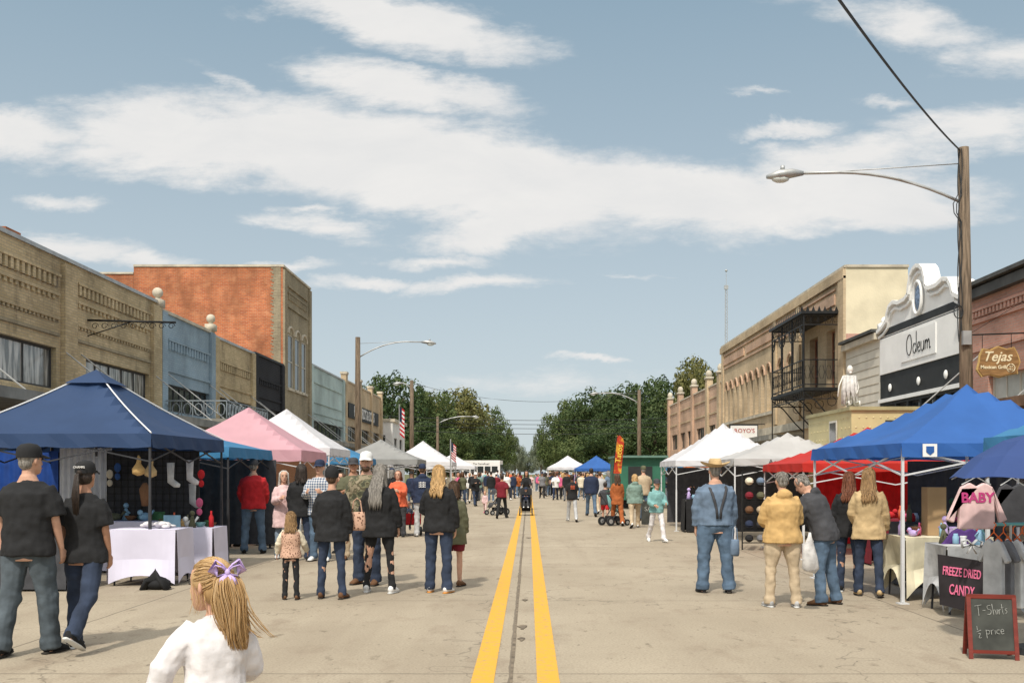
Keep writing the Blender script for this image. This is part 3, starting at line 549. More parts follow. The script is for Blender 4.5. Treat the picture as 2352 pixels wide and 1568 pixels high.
# ------------------------------------------------------------ street lamps
LENS=mat('lamp lens',(.6,.62,.58),.2,.05)
def lamp(label,x,y,z,dirx,reach,armz,headz,wires=False,lean=0,r=.13,armw=.035):
    t=thing('street_lamp',label,'street lamp',(x,y,.1),group=None,world=True)
    MB().tube([(x+lean,y,.05),(x+lean*.5,y,z*.5),(x,y,z)],[r*1.15,r*1.05,r*.85],12).build('pole',WOOD,t,True)
    hx=x+dirx*reach; L_1=reach*.66
    arm=MB(); pts=[(x+dirx*.1,y,armz)]
    for i in range(1,9):
        q=i/8; pts.append((x+dirx*(.1+L_1*q),y,armz+(headz-armz)*(1-(1-q)**2)))
    pts.append((hx-dirx*.35,y,headz-.02)); arm.tube(pts,armw,8); arm.beam((x+dirx*.1,y,z-.35),(x+dirx*(.1+L_1),y,headz+.02),.018)
    arm.build('arm',METAL,t,True)
    hd=MB(); hd.tube([(hx-dirx*.45,y,headz-.02),(hx-dirx*.2,y,headz-.02),(hx+dirx*.1,y,headz-.06),(hx+dirx*.35,y,headz-.1)],[(.05,.05),(.13,.10),(.15,.11),(.05,.04)],12,side=(0,1,0)); hd.tube([(hx,y,headz+.05),(hx,y,headz+.14)],.05,8)
    h=hd.build('lamp_head',METAL,t,True); g=MB(); g.ell((hx+dirx*.05,y,headz-.14),(.2,.11,.09),10,6); g.build('lens',LENS,h,True)
    if wires:
        wr=MB(); 
        for k in range(3):
            pts=[]
            for i in range(22):
                q=i/21; pts.append((x-.12-.05*math.sin(9*q+k*2)-(.12 if .28<q<.36 and k<2 else 0),y-.1,z-.05-q*4.2))
            wr.tube(pts,.011,5)
        wr.tube([(x-.16+.1*math.cos(a),y-.12,z-3.6+.14*math.sin(a)) for a in [k*.5236 for k in range(13)]],.012,5)
        wr.build('loose_cable',BLACK,t)
        mb=MB(); mb.box(x-.09,x+.09,y-.2,y-.11,4.4,4.7); mb.build('meter_box',METAL,t)
    return t
lamp('tall wooden pole with curved lamp arm, nearest on the right side',9.5,21.75,8.72,-1,3.95,7.55,8.18,True,lean=.1)
lamp('wooden lamp pole with arm reaching right, first on the left side',-9.5,55.4,9.2,1,4.0,8.1,8.95,r=.16)
lamp('second wooden lamp pole on the left, thinner with distance',-9.5,81,9.2,-1,1.2,8.6,9.0,r=.17,armw=.04)
lamp('farthest left lamp pole in front of the trees',-9.5,104,7.6,1,4.0,6.9,7.6,r=.15,armw=.05)
lamp('far lamp pole on the right with arm reaching left over the street',9.5,85.5,8.8,-1,3.9,7.7,8.55,r=.16,armw=.05)
def wire(label,pts,r,sag=0,m=BLACK):
    a,b_=V(pts[0]),V(pts[1]); mb=MB(); c=(a+b_)/2; n=16
    mb.tube([tuple(a.lerp(b_,i/n)-c-V((0,0,sag*4*(i/n)*(1-i/n)))) for i in range(n+1)],r,5); o=mb.build('overhead_wire',m); o.location=c; tag(o,label,'wire')
wire('twisted black cable running from near right pole top up out of frame',[(9.4,21.7,8.65),at(1850,-110,9.5)],.018,.12)
for i,(z,yy_) in enumerate(((6.5,88),(6.15,88.3),(5.8,88.6),(5.45,92))):
    wire(['topmost','second','third','lowest'][i]+' of the far wires strung low across the street',[(-13,yy_,z+.25),(14,yy_,z+.1)],.022,.35)
wire('thin single wire high across the street before the trees',[(-9.5,81,9.0),(9.5,85.5,8.7)],.015,1.2)
# ------------------------------------------------------------ trees
def leafmat(name,a,b_,c,wi=.35):
    m=bpy.data.materials.new(name); m.use_nodes=True; n=m.node_tree.nodes; l=m.node_tree.links; bs=n['Principled BSDF']; bs.inputs['Roughness'].default_value=.6; bs.inputs['Specular IOR Level'].default_value=.15
    g=n.new('ShaderNodeNewGeometry'); cr=n.new('ShaderNodeValToRGB'); el=cr.color_ramp.elements; el[0].color=(*a,1); el[1].color=(*c,1); e=el.new(.5); e.color=(*b_,1); el[0].position=.3; el[-1].position=.75
    no=n.new('ShaderNodeTexNoise'); no.inputs['Scale'].default_value=.45; l.new(g.outputs['Position'],no.inputs[0])
    m1=n.new('ShaderNodeMath'); m1.operation='MULTIPLY'; m1.inputs[1].default_value=wi; l.new(g.outputs['Random Per Island'],m1.inputs[0])
    m2=n.new('ShaderNodeMath'); m2.operation='MULTIPLY'; m2.inputs[1].default_value=1-wi; l.new(no.outputs['Fac'],m2.inputs[0])
    mx=n.new('ShaderNodeMath'); mx.operation='ADD'; l.new(m1.outputs[0],mx.inputs[0]); l.new(m2.outputs[0],mx.inputs[1]); l.new(mx.outputs[0],cr.inputs[0]); l.new(cr.outputs[0],bs.inputs['Base Color'])
    tr=n.new('ShaderNodeBsdfTranslucent'); l.new(cr.outputs[0],tr.inputs[0]); ms=n.new('ShaderNodeMixShader'); ms.inputs[0].default_value=.3; l.new(bs.outputs[0],ms.inputs[1]); l.new(tr.outputs[0],ms.inputs[2]); l.new(ms.outputs[0],n['Material Output'].inputs[0]); return m
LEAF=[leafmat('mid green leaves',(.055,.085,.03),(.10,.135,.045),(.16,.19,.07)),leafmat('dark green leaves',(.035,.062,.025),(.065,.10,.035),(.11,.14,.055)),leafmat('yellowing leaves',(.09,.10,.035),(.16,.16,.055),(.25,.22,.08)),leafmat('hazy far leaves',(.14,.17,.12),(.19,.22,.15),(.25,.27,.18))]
BARK=mat('bark',(.11,.085,.06),.95,.3,4,.5,20)
crowns=[]
for vi in range(4):
    r_=random.Random(30+vi); mb=MB(); cl=[]
    for i in range(90):
        while True:
            p=V((r_.uniform(-1,1),r_.uniform(-1,1),r_.uniform(-1,1)))
            if .3<p.length<1: break
        p=p.normalized()*(.35+.5*r_.random()**.6); 
        if p.z<-.35: p.z*=.8
        cl.append((p,r_.uniform(.14,.26)))
    for c_,rr in cl:
        for k in range(125):
            d=V((r_.gauss(0,1),r_.gauss(0,1),r_.gauss(0,1))).normalized(); q=c_+d*rr*r_.uniform(.65,1.03)
            a=V((r_.gauss(0,1),r_.gauss(0,1),r_.gauss(0,1))).normalized(); a=(a-d*a.dot(d)*.75).normalized(); e=a.cross(d).normalized(); sz=r_.uniform(.014,.030)
            mb.quad(q-a*sz-e*sz*.7,q+a*sz-e*sz*.7,q+a*sz+e*sz*.7,q-a*sz+e*sz*.7)
    crowns.append(mb)
meshes={}
def tree(label,px,topy,hw,Y,vi,lm,low=.12):
    hw*=1.35; x=(px-VX)*Y/F; H=CH+(HZ-topy)*Y/F; rx=hw*Y/F; zc=(low*H+H)/2; rz=(H-low*H)/2
    t=thing('street_tree',label,'tree',(x,Y,0))
    if (vi,lm) not in meshes:
        me=bpy.data.meshes.new('crown'); me.from_pydata(crowns[vi].v,[],crowns[vi].f); me.materials.append(LEAF[lm]); meshes[(vi,lm)]=me
    o=bpy.data.objects.new('crown',meshes[(vi,lm)]); C.objects.link(o); o.parent=t; o.location=(0,0,zc); o.scale=(rx*1.15,rx*1.1,rz*1.12); o.rotation_euler=(0,0,rnd.uniform(0,6))
    mb=MB(); mb.tube([(0,0,-.1),(.1,0,H*.25),(0,.1,H*.6),(.1,0,H*.8)],[.3,.24,.14,.05],8)
    for k in range(7):
        a=k*.9; mb.tube([(0,0,H*(.25+.05*k)),(math.cos(a)*rx*.35,math.sin(a)*rx*.35,H*(.38+.05*k)),(math.cos(a)*rx*.65,math.sin(a)*rx*.65,H*(.46+.05*k))],[.12,.07,.025],6)
    mb.build('trunk',BARK,t,True)
for a in [('dark green tree rising behind the far left tan building',900,852,62,118,0,1),('rounded tree peeking over the left building roofs',838,882,42,122,1,0),('broad green tree behind second left lamp pole',975,892,60,122,2,0),('full tree with yellowing crown left of the street',1050,886,68,128,3,2),
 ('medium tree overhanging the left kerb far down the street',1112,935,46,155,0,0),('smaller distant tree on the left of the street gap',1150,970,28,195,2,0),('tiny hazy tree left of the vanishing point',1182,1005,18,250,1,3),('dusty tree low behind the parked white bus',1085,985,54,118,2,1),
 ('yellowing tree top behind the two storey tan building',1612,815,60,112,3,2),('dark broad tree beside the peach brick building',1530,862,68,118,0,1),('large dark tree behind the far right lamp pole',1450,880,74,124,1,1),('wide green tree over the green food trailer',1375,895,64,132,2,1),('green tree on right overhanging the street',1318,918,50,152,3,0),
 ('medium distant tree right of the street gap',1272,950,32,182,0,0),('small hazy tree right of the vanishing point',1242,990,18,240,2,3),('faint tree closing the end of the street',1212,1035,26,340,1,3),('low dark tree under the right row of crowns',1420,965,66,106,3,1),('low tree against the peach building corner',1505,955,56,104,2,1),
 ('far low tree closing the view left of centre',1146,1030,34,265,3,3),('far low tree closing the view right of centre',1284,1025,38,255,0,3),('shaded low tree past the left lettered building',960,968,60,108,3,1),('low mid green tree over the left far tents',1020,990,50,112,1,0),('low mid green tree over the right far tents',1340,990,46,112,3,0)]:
    tree(*a)
# ------------------------------------------------------------ tents
def canopym(name,c,tr=.3): return mat(name,c,.6,.06,2,.15,6,trans=tr)
TM={'navy':canopym('navy canopy cloth',(.035,.07,.16)),'pink':canopym('pink canopy cloth',(.66,.38,.43)),'white':canopym('white canopy cloth',(.74,.73,.75)),'lblue':canopym('light blue canopy cloth',(.06,.24,.45)),'grey':canopym('grey canopy cloth',(.34,.34,.33)),'pgrey':canopym('pale grey canopy cloth',(.56,.55,.54)),'red':canopym('red canopy cloth',(.55,.03,.02)),'blue':canopym('bright blue canopy cloth',(.04,.14,.43)),'orange':canopym('orange canopy cloth',(.6,.15,.03))}
def tent(label,xc,yc,rz,ez,pz,cm_,w=3.05,d=3.05,val=.2,cap=False,posts=STEEL,seam=None,z0=0):
    t=thing('market_tent',label,'market tent',(xc,yc,0),rz); n=16; mb=MB(); vs=[];fs=[]; ph=xc*3+yc
    for i in range(n+1):
        for j in range(n+1):
            a=-1+2*i/n; b_=-1+2*j/n; m_=max(abs(a),abs(b_)); q=(1-m_)
            o=min(abs(a),abs(b_)); sag=.07*q*4*(1-q)*(1-(o/max(m_,.01)))+.05*math.sin(math.pi*q)+.012*math.sin(7*a+ph)*math.sin(6*b_+ph)*(m_<.99)
            vs.append((a*w/2,b_*d/2,ez+(pz-ez)*q-sag))
    for i in range(n):
        for j in range(n): k=i*(n+1)+j; fs.append((k,k+n+1,k+n+2,k+1))
    mb.add(vs,fs)
    hx,hy=w/2,d/2; k=12
    sides=(((-hx,-hy),(hx,-hy)),((hx,-hy),(hx,hy)),((hx,hy),(-hx,hy)),((-hx,hy),(-hx,-hy)))
    for (p,q) in sides:
        for i in range(k):
            a=V(p).lerp(V(q),i/k); b_=V(p).lerp(V(q),(i+1)/k); nrm=(V(q)-V(p)).normalized(); off=V((nrm.y,-nrm.x))
            za=ez-val-.012*math.sin(i*1.9); zb=ez-val-.012*math.sin((i+1)*1.9); oa=.012+.014*math.sin(i*2.3+ph); ob=.012+.014*math.sin((i+1)*2.3+ph)
            mb.quad((a.x,a.y,ez),(b_.x,b_.y,ez),(b_.x+off.x*ob,b_.y+off.y*ob,zb),(a.x+off.x*oa,a.y+off.y*oa,za))
    if cap:
        r=.34; z1=pz-.14; mb.add([(-r,-r,z1-.08),(r,-r,z1-.08),(r,r,z1-.08),(-r,r,z1-.08),(0,0,pz+.02)],[(0,1,4),(1,2,4),(2,3,4),(3,0,4)])
    cn=mb.build('canopy',cm_,t)
    if seam:
        sm=MB()
        for sx,sy in ((1,-1),(-1,-1),(1,1)):
            pts=[]
            for i in range(9):
                m_=1-i/8*.9; q=1-m_; pts.append((sx*m_*w/2,sy*m_*d/2,ez+(pz-ez)*q-.05*math.sin(math.pi*q)+.012))
            sm.tube(pts,.012,5)
        sm.build('seam_piping',seam,cn)
    for sx in (-1,1):
        for sy in (-1,1):
            lg=MB(); x=sx*(hx-.03); y=sy*(hy-.03); lg.beam((x,y,z0+.02),(x,y,1.15),.038); lg.beam((x,y,1.15),(x,y,ez-.02),.03); l_=lg.build('leg',posts,t)
            MB().box(x-.06,x+.06,y-.06,y+.06,z0,z0+.015).build('foot_plate',posts,l_)
    fr=MB()
    for (p,q) in sides:
        p=V(p)*.98;q=V(q)*.98
        for i in range(2):
            a=p.lerp(q,i/2); b_=p.lerp(q,(i+1)/2); fr.beam((a.x,a.y,ez-.08),(b_.x,b_.y,ez-.4),.02); fr.beam((a.x,a.y,ez-.4),(b_.x,b_.y,ez-.08),.02)
    fr.beam((0,0,ez-.3),(0,0,pz-.09),.03)
    for sx,sy in ((1,1),(-1,-1),(1,-1),(-1,1)): fr.beam((sx*hx*.95,sy*hy*.95,ez-.08),(0,0,pz-.18),.02)
    fr.build('truss_frame',posts,t); return t
WP=mat('white piping',(.7,.7,.7),.7,.02)
tent('navy blue pop up tent with vented peak, nearest on the left',-6.88,15.85,R(-2),2.18,3.24,TM['navy'],cap=True,seam=WP)
tent('light blue tent corner showing between the navy and pink tents',-7.05,19.9,0,2.1,2.6,TM['lblue'])
tent('dusty pink pop up tent with pointed top',-6.85,24.4,R(2),2.15,3.24,TM['pink'],3.2,3.4,posts=WPOST,val=.26)
tent('white pop up tent directly behind the pink one',-6.85,28.2,0,2.3,3.45,TM['white'],posts=WPOST)
tent('blue tent low behind the white one on left side',-6.7,32.2,0,2.1,2.85,TM['lblue'],posts=WPOST)
tent('grey low peaked tent in the left row',-5.75,38.8,0,2.15,2.95,TM['grey'],3.2,3.2)
tent('white tent with tall peak past the grey one',-5.4,51,0,2.2,3.3,TM['white'],3.2,3.2,posts=WPOST)
tent('white pointed tent first behind the food banner, right row',5.75,29.4,0,1.98,3.1,TM['white'],3.3,3.2,posts=WPOST,val=.16)
ta=tent('pale grey low tent with maker name on its edge',6.35,24.4,0,1.95,2.62,TM['pgrey'],3.3,3.2,posts=WPOST,val=.15)
text('Academy',.17,BLACK,ta,MF((-.55,-1.65,1.87)))
tent('red tent between the grey and bright blue tents',6.85,20.1,0,1.80,2.55,TM['red'],3.5,3.1,posts=WPOST,val=.16)
tb=tent('bright blue pop up tent with square white logo patch, right side',6.12,13.9,R(4),1.98,2.86,TM['blue'],3.3,3.1,posts=WPOST,val=.17)
lp=MB().box(-1.40,-1.22,-1.600,-1.590,1.81,1.97).build('logo_patch',WHITE,tb)
mb=MB(); mb.prism([(-1.36,-1.602,1.94),(-1.26,-1.602,1.94),(-1.26,-1.602,1.87),(-1.31,-1.602,1.83),(-1.36,-1.602,1.87)],(0,-.004,0)); mb.build('logo_shield',TM['blue'],lp)
tent('light blue tent cut by the right edge of the photo',6.6,9.55,0,2.0,2.85,TM['lblue'],3.1,3.0,posts=WPOST,val=.17)
tent('small distant white tent at the end of the street',2.95,75,0,2.1,3.0,TM['white'],posts=WPOST)
tent('small distant blue tent right of the far white one',4.9,72,0,2.0,2.95,TM['blue'],posts=WPOST)
tent('distant blue tent by the green trailer',8.0,62,0,2.0,2.6,TM['lblue'],posts=WPOST)
tent('orange awning tent squeezed behind the white right tent',6.6,34,0,1.75,2.2,TM['orange'],3.0,3.0)
tent('distant white tent on the left before the bus',-4.9,64,0,2.1,2.9,TM['white'],posts=WPOST)
# ------------------------------------------------------------ umbrella with star
um=thing('patio_umbrella','navy umbrella with a big white star at right edge','umbrella',(4.55,8.9,0))
UM=canopym('navy umbrella cloth',(.045,.085,.25)); mb=MB(); vs=[(0,0,1.98)]
for r_i,(rr,z) in enumerate(((.3,1.88),(.55,1.74),(.74,1.56))):
    for k in range(16):
        a=2*math.pi*k/16+.2; f=1 if k%2==0 else .95; vs.append((rr*f*math.cos(a),rr*f*math.sin(a),z+(0 if k%2==0 else .02)))
fs=[(0,1+k,1+(k+1)%16) for k in range(16)]
for q in range(2):
    for k in range(16): fs.append((1+q*16+k,17+q*16+k,17+q*16+(k+1)%16,1+q*16+(k+1)%16))
mb.add(vs,fs); cn=mb.build('canopy',UM,um)
def zc_(rr): 
    P_=[(0,1.98),(.3,1.88),(.55,1.74),(.74,1.56)]
    for a,b_ in zip(P_,P_[1:]):
        if rr<=b_[0]: return a[1]+(b_[1]-a[1])*(rr-a[0])/(b_[0]-a[0])
    return 1.56
mb=MB(); st=[]
for k in range(10):
    a=math.pi/2+k*math.pi/5; q=1 if k%2==0 else .42
    for h_ in (1,):
        lx=-.10+.15*q*math.cos(a); ly=-.43+.19*q*math.sin(a); st.append(V((lx,ly,zc_(math.hypot(lx,ly))+.028)))
c_=V((-.10,-.43,zc_(.44)+.034)); mb.add(st+[c_],[(i,(i+1)%10,10) for i in range(10)]); mb.build('white_star',WHITE,cn)
MB().tube([(0,0,.02),(0,0,1.95)],.018,8).build('pole',WPOST,um); MB().tube([(0,0,0),(0,0,.06)],[.22,.2],14).build('base',BLACK,um)
rb=MB()
for k in range(8): a=2*math.pi*k/8+.2; rb.beam((0,0,1.93),(.72*math.cos(a),.72*math.sin(a),1.55),.01)
rb.build('rib_set',METAL,um)
# ------------------------------------------------------------ trailers, bus, banner, flags
YT=mat('yellow tan trailer paint',(.56,.48,.25),.5,.08,2); OT=mat('olive tan trailer paint',(.36,.32,.17),.5,.12,3)
tr=thing('food_trailer','yellow tan food trailer with studded diamond panels, right side','food trailer',(8.1,23.6,0),world=True)
x0,x1,y0,y1=7.2,9.15,22.2,25.6
MB().box(x0,x1,y0,y1,.45,3.02).build('body',[YT],tr); MB().box(x0-.06,x1+.06,y0-.06,y1+.06,3.02,3.1).build('roof',OT,tr)
mb=MB()
for i in range(12):
    for j in range(4):
        x=x0+.1+i*.16+(j%2)*.07; z=2.2+j*.22
        if x<x1-.05 and not(.7<x-x0 and z<2.85): mb.ell((x,y0-.005,z),(.022,.012,.022),6,4)
        y=y0+.15+i*.27
        if y<y1-.1 and not(.9<y-y0<1.65): mb.ell((x0-.005,y+(j%2)*.12,z),(.012,.022,.022),6,4)
sp_=mb.build('stud_pattern',mat('pale studs',(.6,.52,.3),.5,.05),tr); sp_['kind']='stuff'
wd=MB().box(x0+.75,x1-.2,y0-.03,y0-.005,1.95,2.8).build('serving_window',DFRAME,tr); MB().box(x0+.8,x1-.25,y0-.036,y0-.031,2.0,2.75).build('pane',GLASS,wd)
wd=MB().box(x0-.03,x0-.005,y0+1.0,y0+1.55,2.1,2.85).build('side_window',WFRAME,tr); MB().box(x0-.036,x0-.031,y0+1.05,y0+1.5,2.15,2.8).build('pane',GLASS,wd)
for y in (y0+1.1,y0+2.1):
    wh=MB().tube([(x0-.02,y,.33),(x0+.2,y,.33)],.33,16,side=(0,1,0)).build('wheel',BLACK,tr); MB().tube([(x0-.04,y,.33),(x0-.02,y,.33)],.18,12,side=(0,1,0)).build('rim',METAL,wh)
sk=thing('skeleton_decoration','white skeleton decoration perched on the trailer roof','decoration',(7.28,22.6,3.1))
BONE=mat('bone white',(.7,.68,.62),.7,.08); mb=MB(); mb.tube([(0,0,.02),(0,0,.3),(-.02,-.03,.55),(0,-.02,.75)],.025,6); mb.ell((.0,-.04,.86),(.07,.085,.1),10,8); mb.tube([(0,-.09,.8),(0,-.1,.76)],[.035,.025],6)
for k in range(4):
    z=.44+k*.07; r_=.10-.01*abs(k-2); mb.tube([(r_*math.cos(a),-.03+r_*.7*math.sin(a),z) for a in [q*.628 for q in range(11)]],.011,5,cap=False)
mb.tube([(-.14,0,.72),(0,0,.73),(.14,0,.72)],.018,5)
mb.tube([(.14,0,.72),(.2,-.04,.45),(.1,-.2,.3)],.016,5); mb.tube([(-.14,0,.72),(-.24,-.03,.5),(-.29,-.1,.25)],.016,5); mb.tube([(-.1,0,.1),(0,0,.06),(.1,0,.1)],.035,6)
mb.tube([(-.08,0,.08),(-.12,-.35,.12),(-.12,-.37,.03)],.02,5); mb.tube([(.08,0,.08),(.12,-.35,.12),(.12,-.37,.03)],.02,5); mb.build('skeleton',BONE,sk,True)
mb=MB()
for k in range(9):
    a=k*.7; mb.tube([(.1*math.cos(a),-.04+.08*math.sin(a),.72),(.14*math.cos(a),-.05+.1*math.sin(a),.4),(.17*math.cos(a+.2),-.05+.13*math.sin(a),.08-.03*(k%3))],[(.05,.02),(.055,.02),(.02,.01)],6)
mb.build('gauze_shroud',mat('dusty gauze',(.55,.53,.50),.9,.2,12,.5,20),sk,True)
tr=thing('green_trailer','dark green square food trailer at the foot of the far trees','food trailer',(6.0,46,0),world=True)
GT=mat('dark green trailer paint',(.035,.14,.09),.5,.1,2)
xa,xb=(1418-VX)*46/F,(1528-VX)*46/F; MB().box(xa,xb,46,50,.4,2.35).build('body',GT,tr); MB().box(xa-.1,xb+.1,45.7,50.1,2.352,2.45).build('roof',mat('grey green roof',(.12,.21,.17),.6,.1),tr)
w2=MB().box(xa+.5,xb-.6,45.97,45.998,1.1,1.95).build('serving_window',BLACK,tr); MB().box(xa+.5,xb-.6,45.65,45.96,1.0,1.05).build('counter',METAL,w2)
for x in (xa+.3,xb-.3): MB().tube([(x,46.4,.32),(x,46.65,.32)],.32,14).build('wheel',BLACK,tr)
bs=thing('parked_bus','small white bus parked across the far end of the street','bus',(-3.9,84,0),R(-6),group=None)
MB().box(-1.75,1.5,-.0,1.9,.55,2.75).build('body',WHITE,bs); mb=MB(); mb.box(1.5,2.05,.1,1.8,.55,1.5); mb.build('hood',WHITE,bs)
for k in range(5): MB().box(-1.6+k*.6,-1.1+k*.6,-.02,-.003,1.7,2.25).build('window',GLASS,bs)
MB().box(1.503,1.52,.15,1.75,1.6,2.4).build('windscreen',GLASS,bs)
text('The GameRoad',.22,BLACK,bs,MF((-.1,-.01,2.45)))
for x in (-1.1,1.3): MB().tube([(x,-.05,.42),(x,.2,.42)],.42,16).build('wheel',BLACK,bs)
fb=thing('feather_banner','tall red and yellow feather banner left of green trailer','banner',((1408-VX)*44/F,44,0))
mb=MB(); vs=[]
for i in range(13):
    q=i/12; z=1.62+1.68*q; wd_=.34 if q<.75 else .34*math.sqrt(max(0,1-((q-.75)/.27)**2)); lean_=.02+.16*q; vs+=[(lean_,0,z),(lean_+wd_,.05*math.sin(6*q),z)]
mb.add(vs,[(2*i,2*i+1,2*i+3,2*i+2) for i in range(12)]); bn=mb.build('banner_cloth',mat('red orange banner cloth',(.50,.05,.02),.7,0,3.2,col2=(.72,.36,.04),lo=.48,hi=.58,trans=.3),fb)
text('Tacos',.34,mat('banner yellow',(.8,.6,.08),.7,.02),fb,MF((.27,-.06,2.5),tilt=R(82)))
MB().tube([(-.02,0,0),(0,0,1.6),(.17,0,3.2),(.28,0,3.33),(.42,0,3.3)],.016,6).build('pole',BLACK,fb)
def flag(label,px,topy,boty,Y,fw,fh,side=1):
    x=(px-VX)*Y/F; H=CH-(topy-HZ)*Y/F; t=thing('flag',label,'flag',(x,Y,0)); MB().tube([(0,0,0),(0,0,H)],.03,6).build('pole',METAL,t)
    st=[MB(),MB(),MB()]; n=6
    for r_ in range(13):
        for i in range(n):
            xa=fw*i/n; xb=fw*(i+1)/n; za=H-.1-fh*r_/13; zb=H-.1-fh*(r_+1)/13; ya=.12*math.sin(xa*5); yb=.12*math.sin(xb*5)
            k=2 if (r_<7 and i<3) else (r_%2); dr=lambda q:-.9*q
            st[k].quad((side*xa,ya,za+dr(xa)),(side*xb,yb,za+dr(xb)),(side*xb,yb,zb+dr(xb)),(side*xa,ya,zb+dr(xa)))
    c=st[1].build('flag_cloth',cm('off white'),t); st[0].build('stripes',cm('red'),c); st[2].build('canton',cm('navy'),c)
flag('striped red and white flag drooping by the left brick row',917,928,1030,70,.35,2.0); flag('striped flag over the white tent peak at left centre',1035,1008,1080,45,.24,.75)
# ------------------------------------------------------------ furniture & goods
def table(label,x0,x1,y0,y1,zt,m,name='display_table',sag=.0):
    t=thing(name,label,'table',((x0+x1)/2,(y0+y1)/2,0)); hx=abs(x1-x0)/2; hy=abs(y1-y0)/2
    MB().box(-hx,hx,-hy,hy,zt-.04,zt-.005).build('tabletop',WHITE,t)
    for sx in (-1,1):
        for sy in (-1,1): MB().tube([(sx*(hx-.05),sy*(hy-.05),0),(sx*(hx-.08),sy*(hy-.08),zt-.04)],.014,6).build('leg',STEEL,t)
    mb=MB(); n=10; mb.box(-hx-.01,hx+.01,-hy-.01,hy+.01,zt-.003,zt+.006)
    per=[(-hx,-hy),(hx,-hy),(hx,hy),(-hx,hy),(-hx,-hy)]
    for (p,q) in zip(per,per[1:]):
        p=V(p);q=V(q); nr=(q-p).normalized(); off=V((nr.y,-nr.x))
        for i in range(n):
            vs=[]
            for e in (i/n,(i+1)/n):
                a=p.lerp(q,e)+off*.012; curve=sag*4*e*(1-e)
                vs.append([(a.x,a.y,zt),(a.x+off.x*(.02-curve*.4),a.y+off.y*(.02-curve*.4),zt*.45+curve*.2),(a.x+off.x*.03,a.y+off.y*.03,.03+curve)])
            for k in range(2): mb.quad(vs[0][k],vs[1][k],vs[1][k+1],vs[0][k+1])
    mb.build('fitted_cloth',m,t,True)
    return t
LILC=mat('white lilac stretch cloth',(.64,.61,.73),.7,.06,2,.1,5)
table('white stretch cloth table at front of the navy tent',-6.0,-5.05,14.25,14.95,.80,LILC,sag=.12)
table('second lilac white cloth table behind the tent post',-5.95,-4.95,15.6,16.3,.75,LILC,sag=.08)
table('dark cloth table at the back of the navy tent',-8.2,-6.3,13.6,14.3,.78,cm('charcoal'))
table('long rear table with lilac cloth under the hanging goods',-7.6,-5.9,16.2,16.8,.82,LILC)
table('white cloth table under the pink tent beside red jacket',-6.15,-5.3,22.3,23.0,.78,WPOST)
table('black cloth table under the white right tent',4.3,5.3,27.2,27.9,.9,cm('black'))
table('jewellery table under the red tent',6.0,7.6,17.3,18.0,.8,cm('maroon'))
PCL=mat('pale yellow tablecloth',(.64,.58,.42),.8,.25,3)
table('cream and yellow draped vendor table beside the tent post',4.75,5.85,12.55,13.3,.80,PCL,sag=.35)
table('folding table carrying the pink lettered candy banner',4.75,5.6,11.3,11.9,.78,cm('light grey'),sag=.3)
table('shelf height dark table behind the long counter',5.3,6.5,14.0,14.6,.9,cm('charcoal'))
cbn=thing('candy_banner','black banner lettered freeze dried candy in pink','banner',(0,0,0),world=True)
c1=[at(2155,1272,11.2),at(2260,1288,10.8),at(2258,1412,10.8),at(2160,1388,11.2)]
MB().add(c1+[c+V((0,.02,0)) for c in c1],[(0,1,2,3),(4,5,6,7),(0,1,5,4),(2,3,7,6)]).build('banner_sheet',mat('black banner vinyl',(.03,.025,.028),.6,.3,3),cbn)
PK=mat('hot pink lettering',(.8,.18,.32),.7,.05); cx=(c1[0]+c1[1]+c1[2]+c1[3])/4; ang=math.atan2(c1[1].y-c1[0].y,c1[1].x-c1[0].x)
text('FREEZE DRIED',.08,PK,cbn,MF(cx+V((0,-.015,.12)),rz=ang,tilt=-.05),sx=.86,sy=1.7,bold=.001); text('CANDY',.095,PK,cbn,MF(cx+V((.0,-.015,-.08)),rz=ang,tilt=-.05),sx=.86,sy=1.7,bold=.001)
x,y=gp(2275,1508); af=thing('chalkboard_sign','small red framed folding chalkboard standing on the road','sign',(x,y,0),R(-12))
RW=mat('dark red stained wood',(.16,.025,.016),.5,.15,5,stretch=(1,1,6)); CHK=mat('chalkboard',(.05,.052,.045),.8,.3,6)
for s_ in (1,-1):
    base=V((0,-.13*s_,0)); tp=V((0,-.012*s_,.53)); ax=V((1,0,0)); fr=MB()
    for sx in (-.185,.185): fr.beam(base+ax*sx,tp+ax*sx,.035,.018)
    d=(tp-base); fr.beam(base+d*.12-ax*.17,base+d*.12+ax*.17,.016,.03); fr.beam(tp-ax*.2,tp+ax*.2,.02,.035)
    pn=fr.build('frame',RW,af); m_=MB(); a=base+d*.14; b_=base+d*.96; m_.quad(a-ax*.17,a+ax*.17,b_+ax*.17,b_-ax*.17); m_.build('board',CHK,pn)
CH2=mat('chalk',(.36,.36,.33),.9,.3,40); tl=math.atan2(.118,.53)
def bp_(z): return V((0,-.13+.118*z/.53-.006,z))
Mx=Matrix.Translation(bp_(.36)+V((-.13,0,0)))@Matrix.Rotation(-tl,4,'X')@MF((0,0,0))@Matrix.Rotation(.12,4,'Z')
script([[(0,.09),(.06,.095)],[(.03,.095),(.025,.0)],[(.06,.045),(.085,.045)],[(.13,.085),(.105,.08),(.105,.055),(.13,.04),(.12,.01),(.095,.01)],[(.145,.095),(.145,.0),(.15,.04),(.165,.035),(.167,.0)],[(.18,.045),(.18,.0)],[(.192,.04),(.193,.0),(.195,.035),(.21,.04)],[(.222,.085),(.222,.01),(.23,.0)],[(.212,.055),(.234,.055)],[(.262,.045),(.245,.038),(.258,.018),(.242,.0)]],CH2,af,Mx,.0022)
Mx=Matrix.Translation(bp_(.2)+V((-.12,0,0)))@Matrix.Rotation(-tl,4,'X')@MF((0,0,0))@Matrix.Rotation(.1,4,'Z')
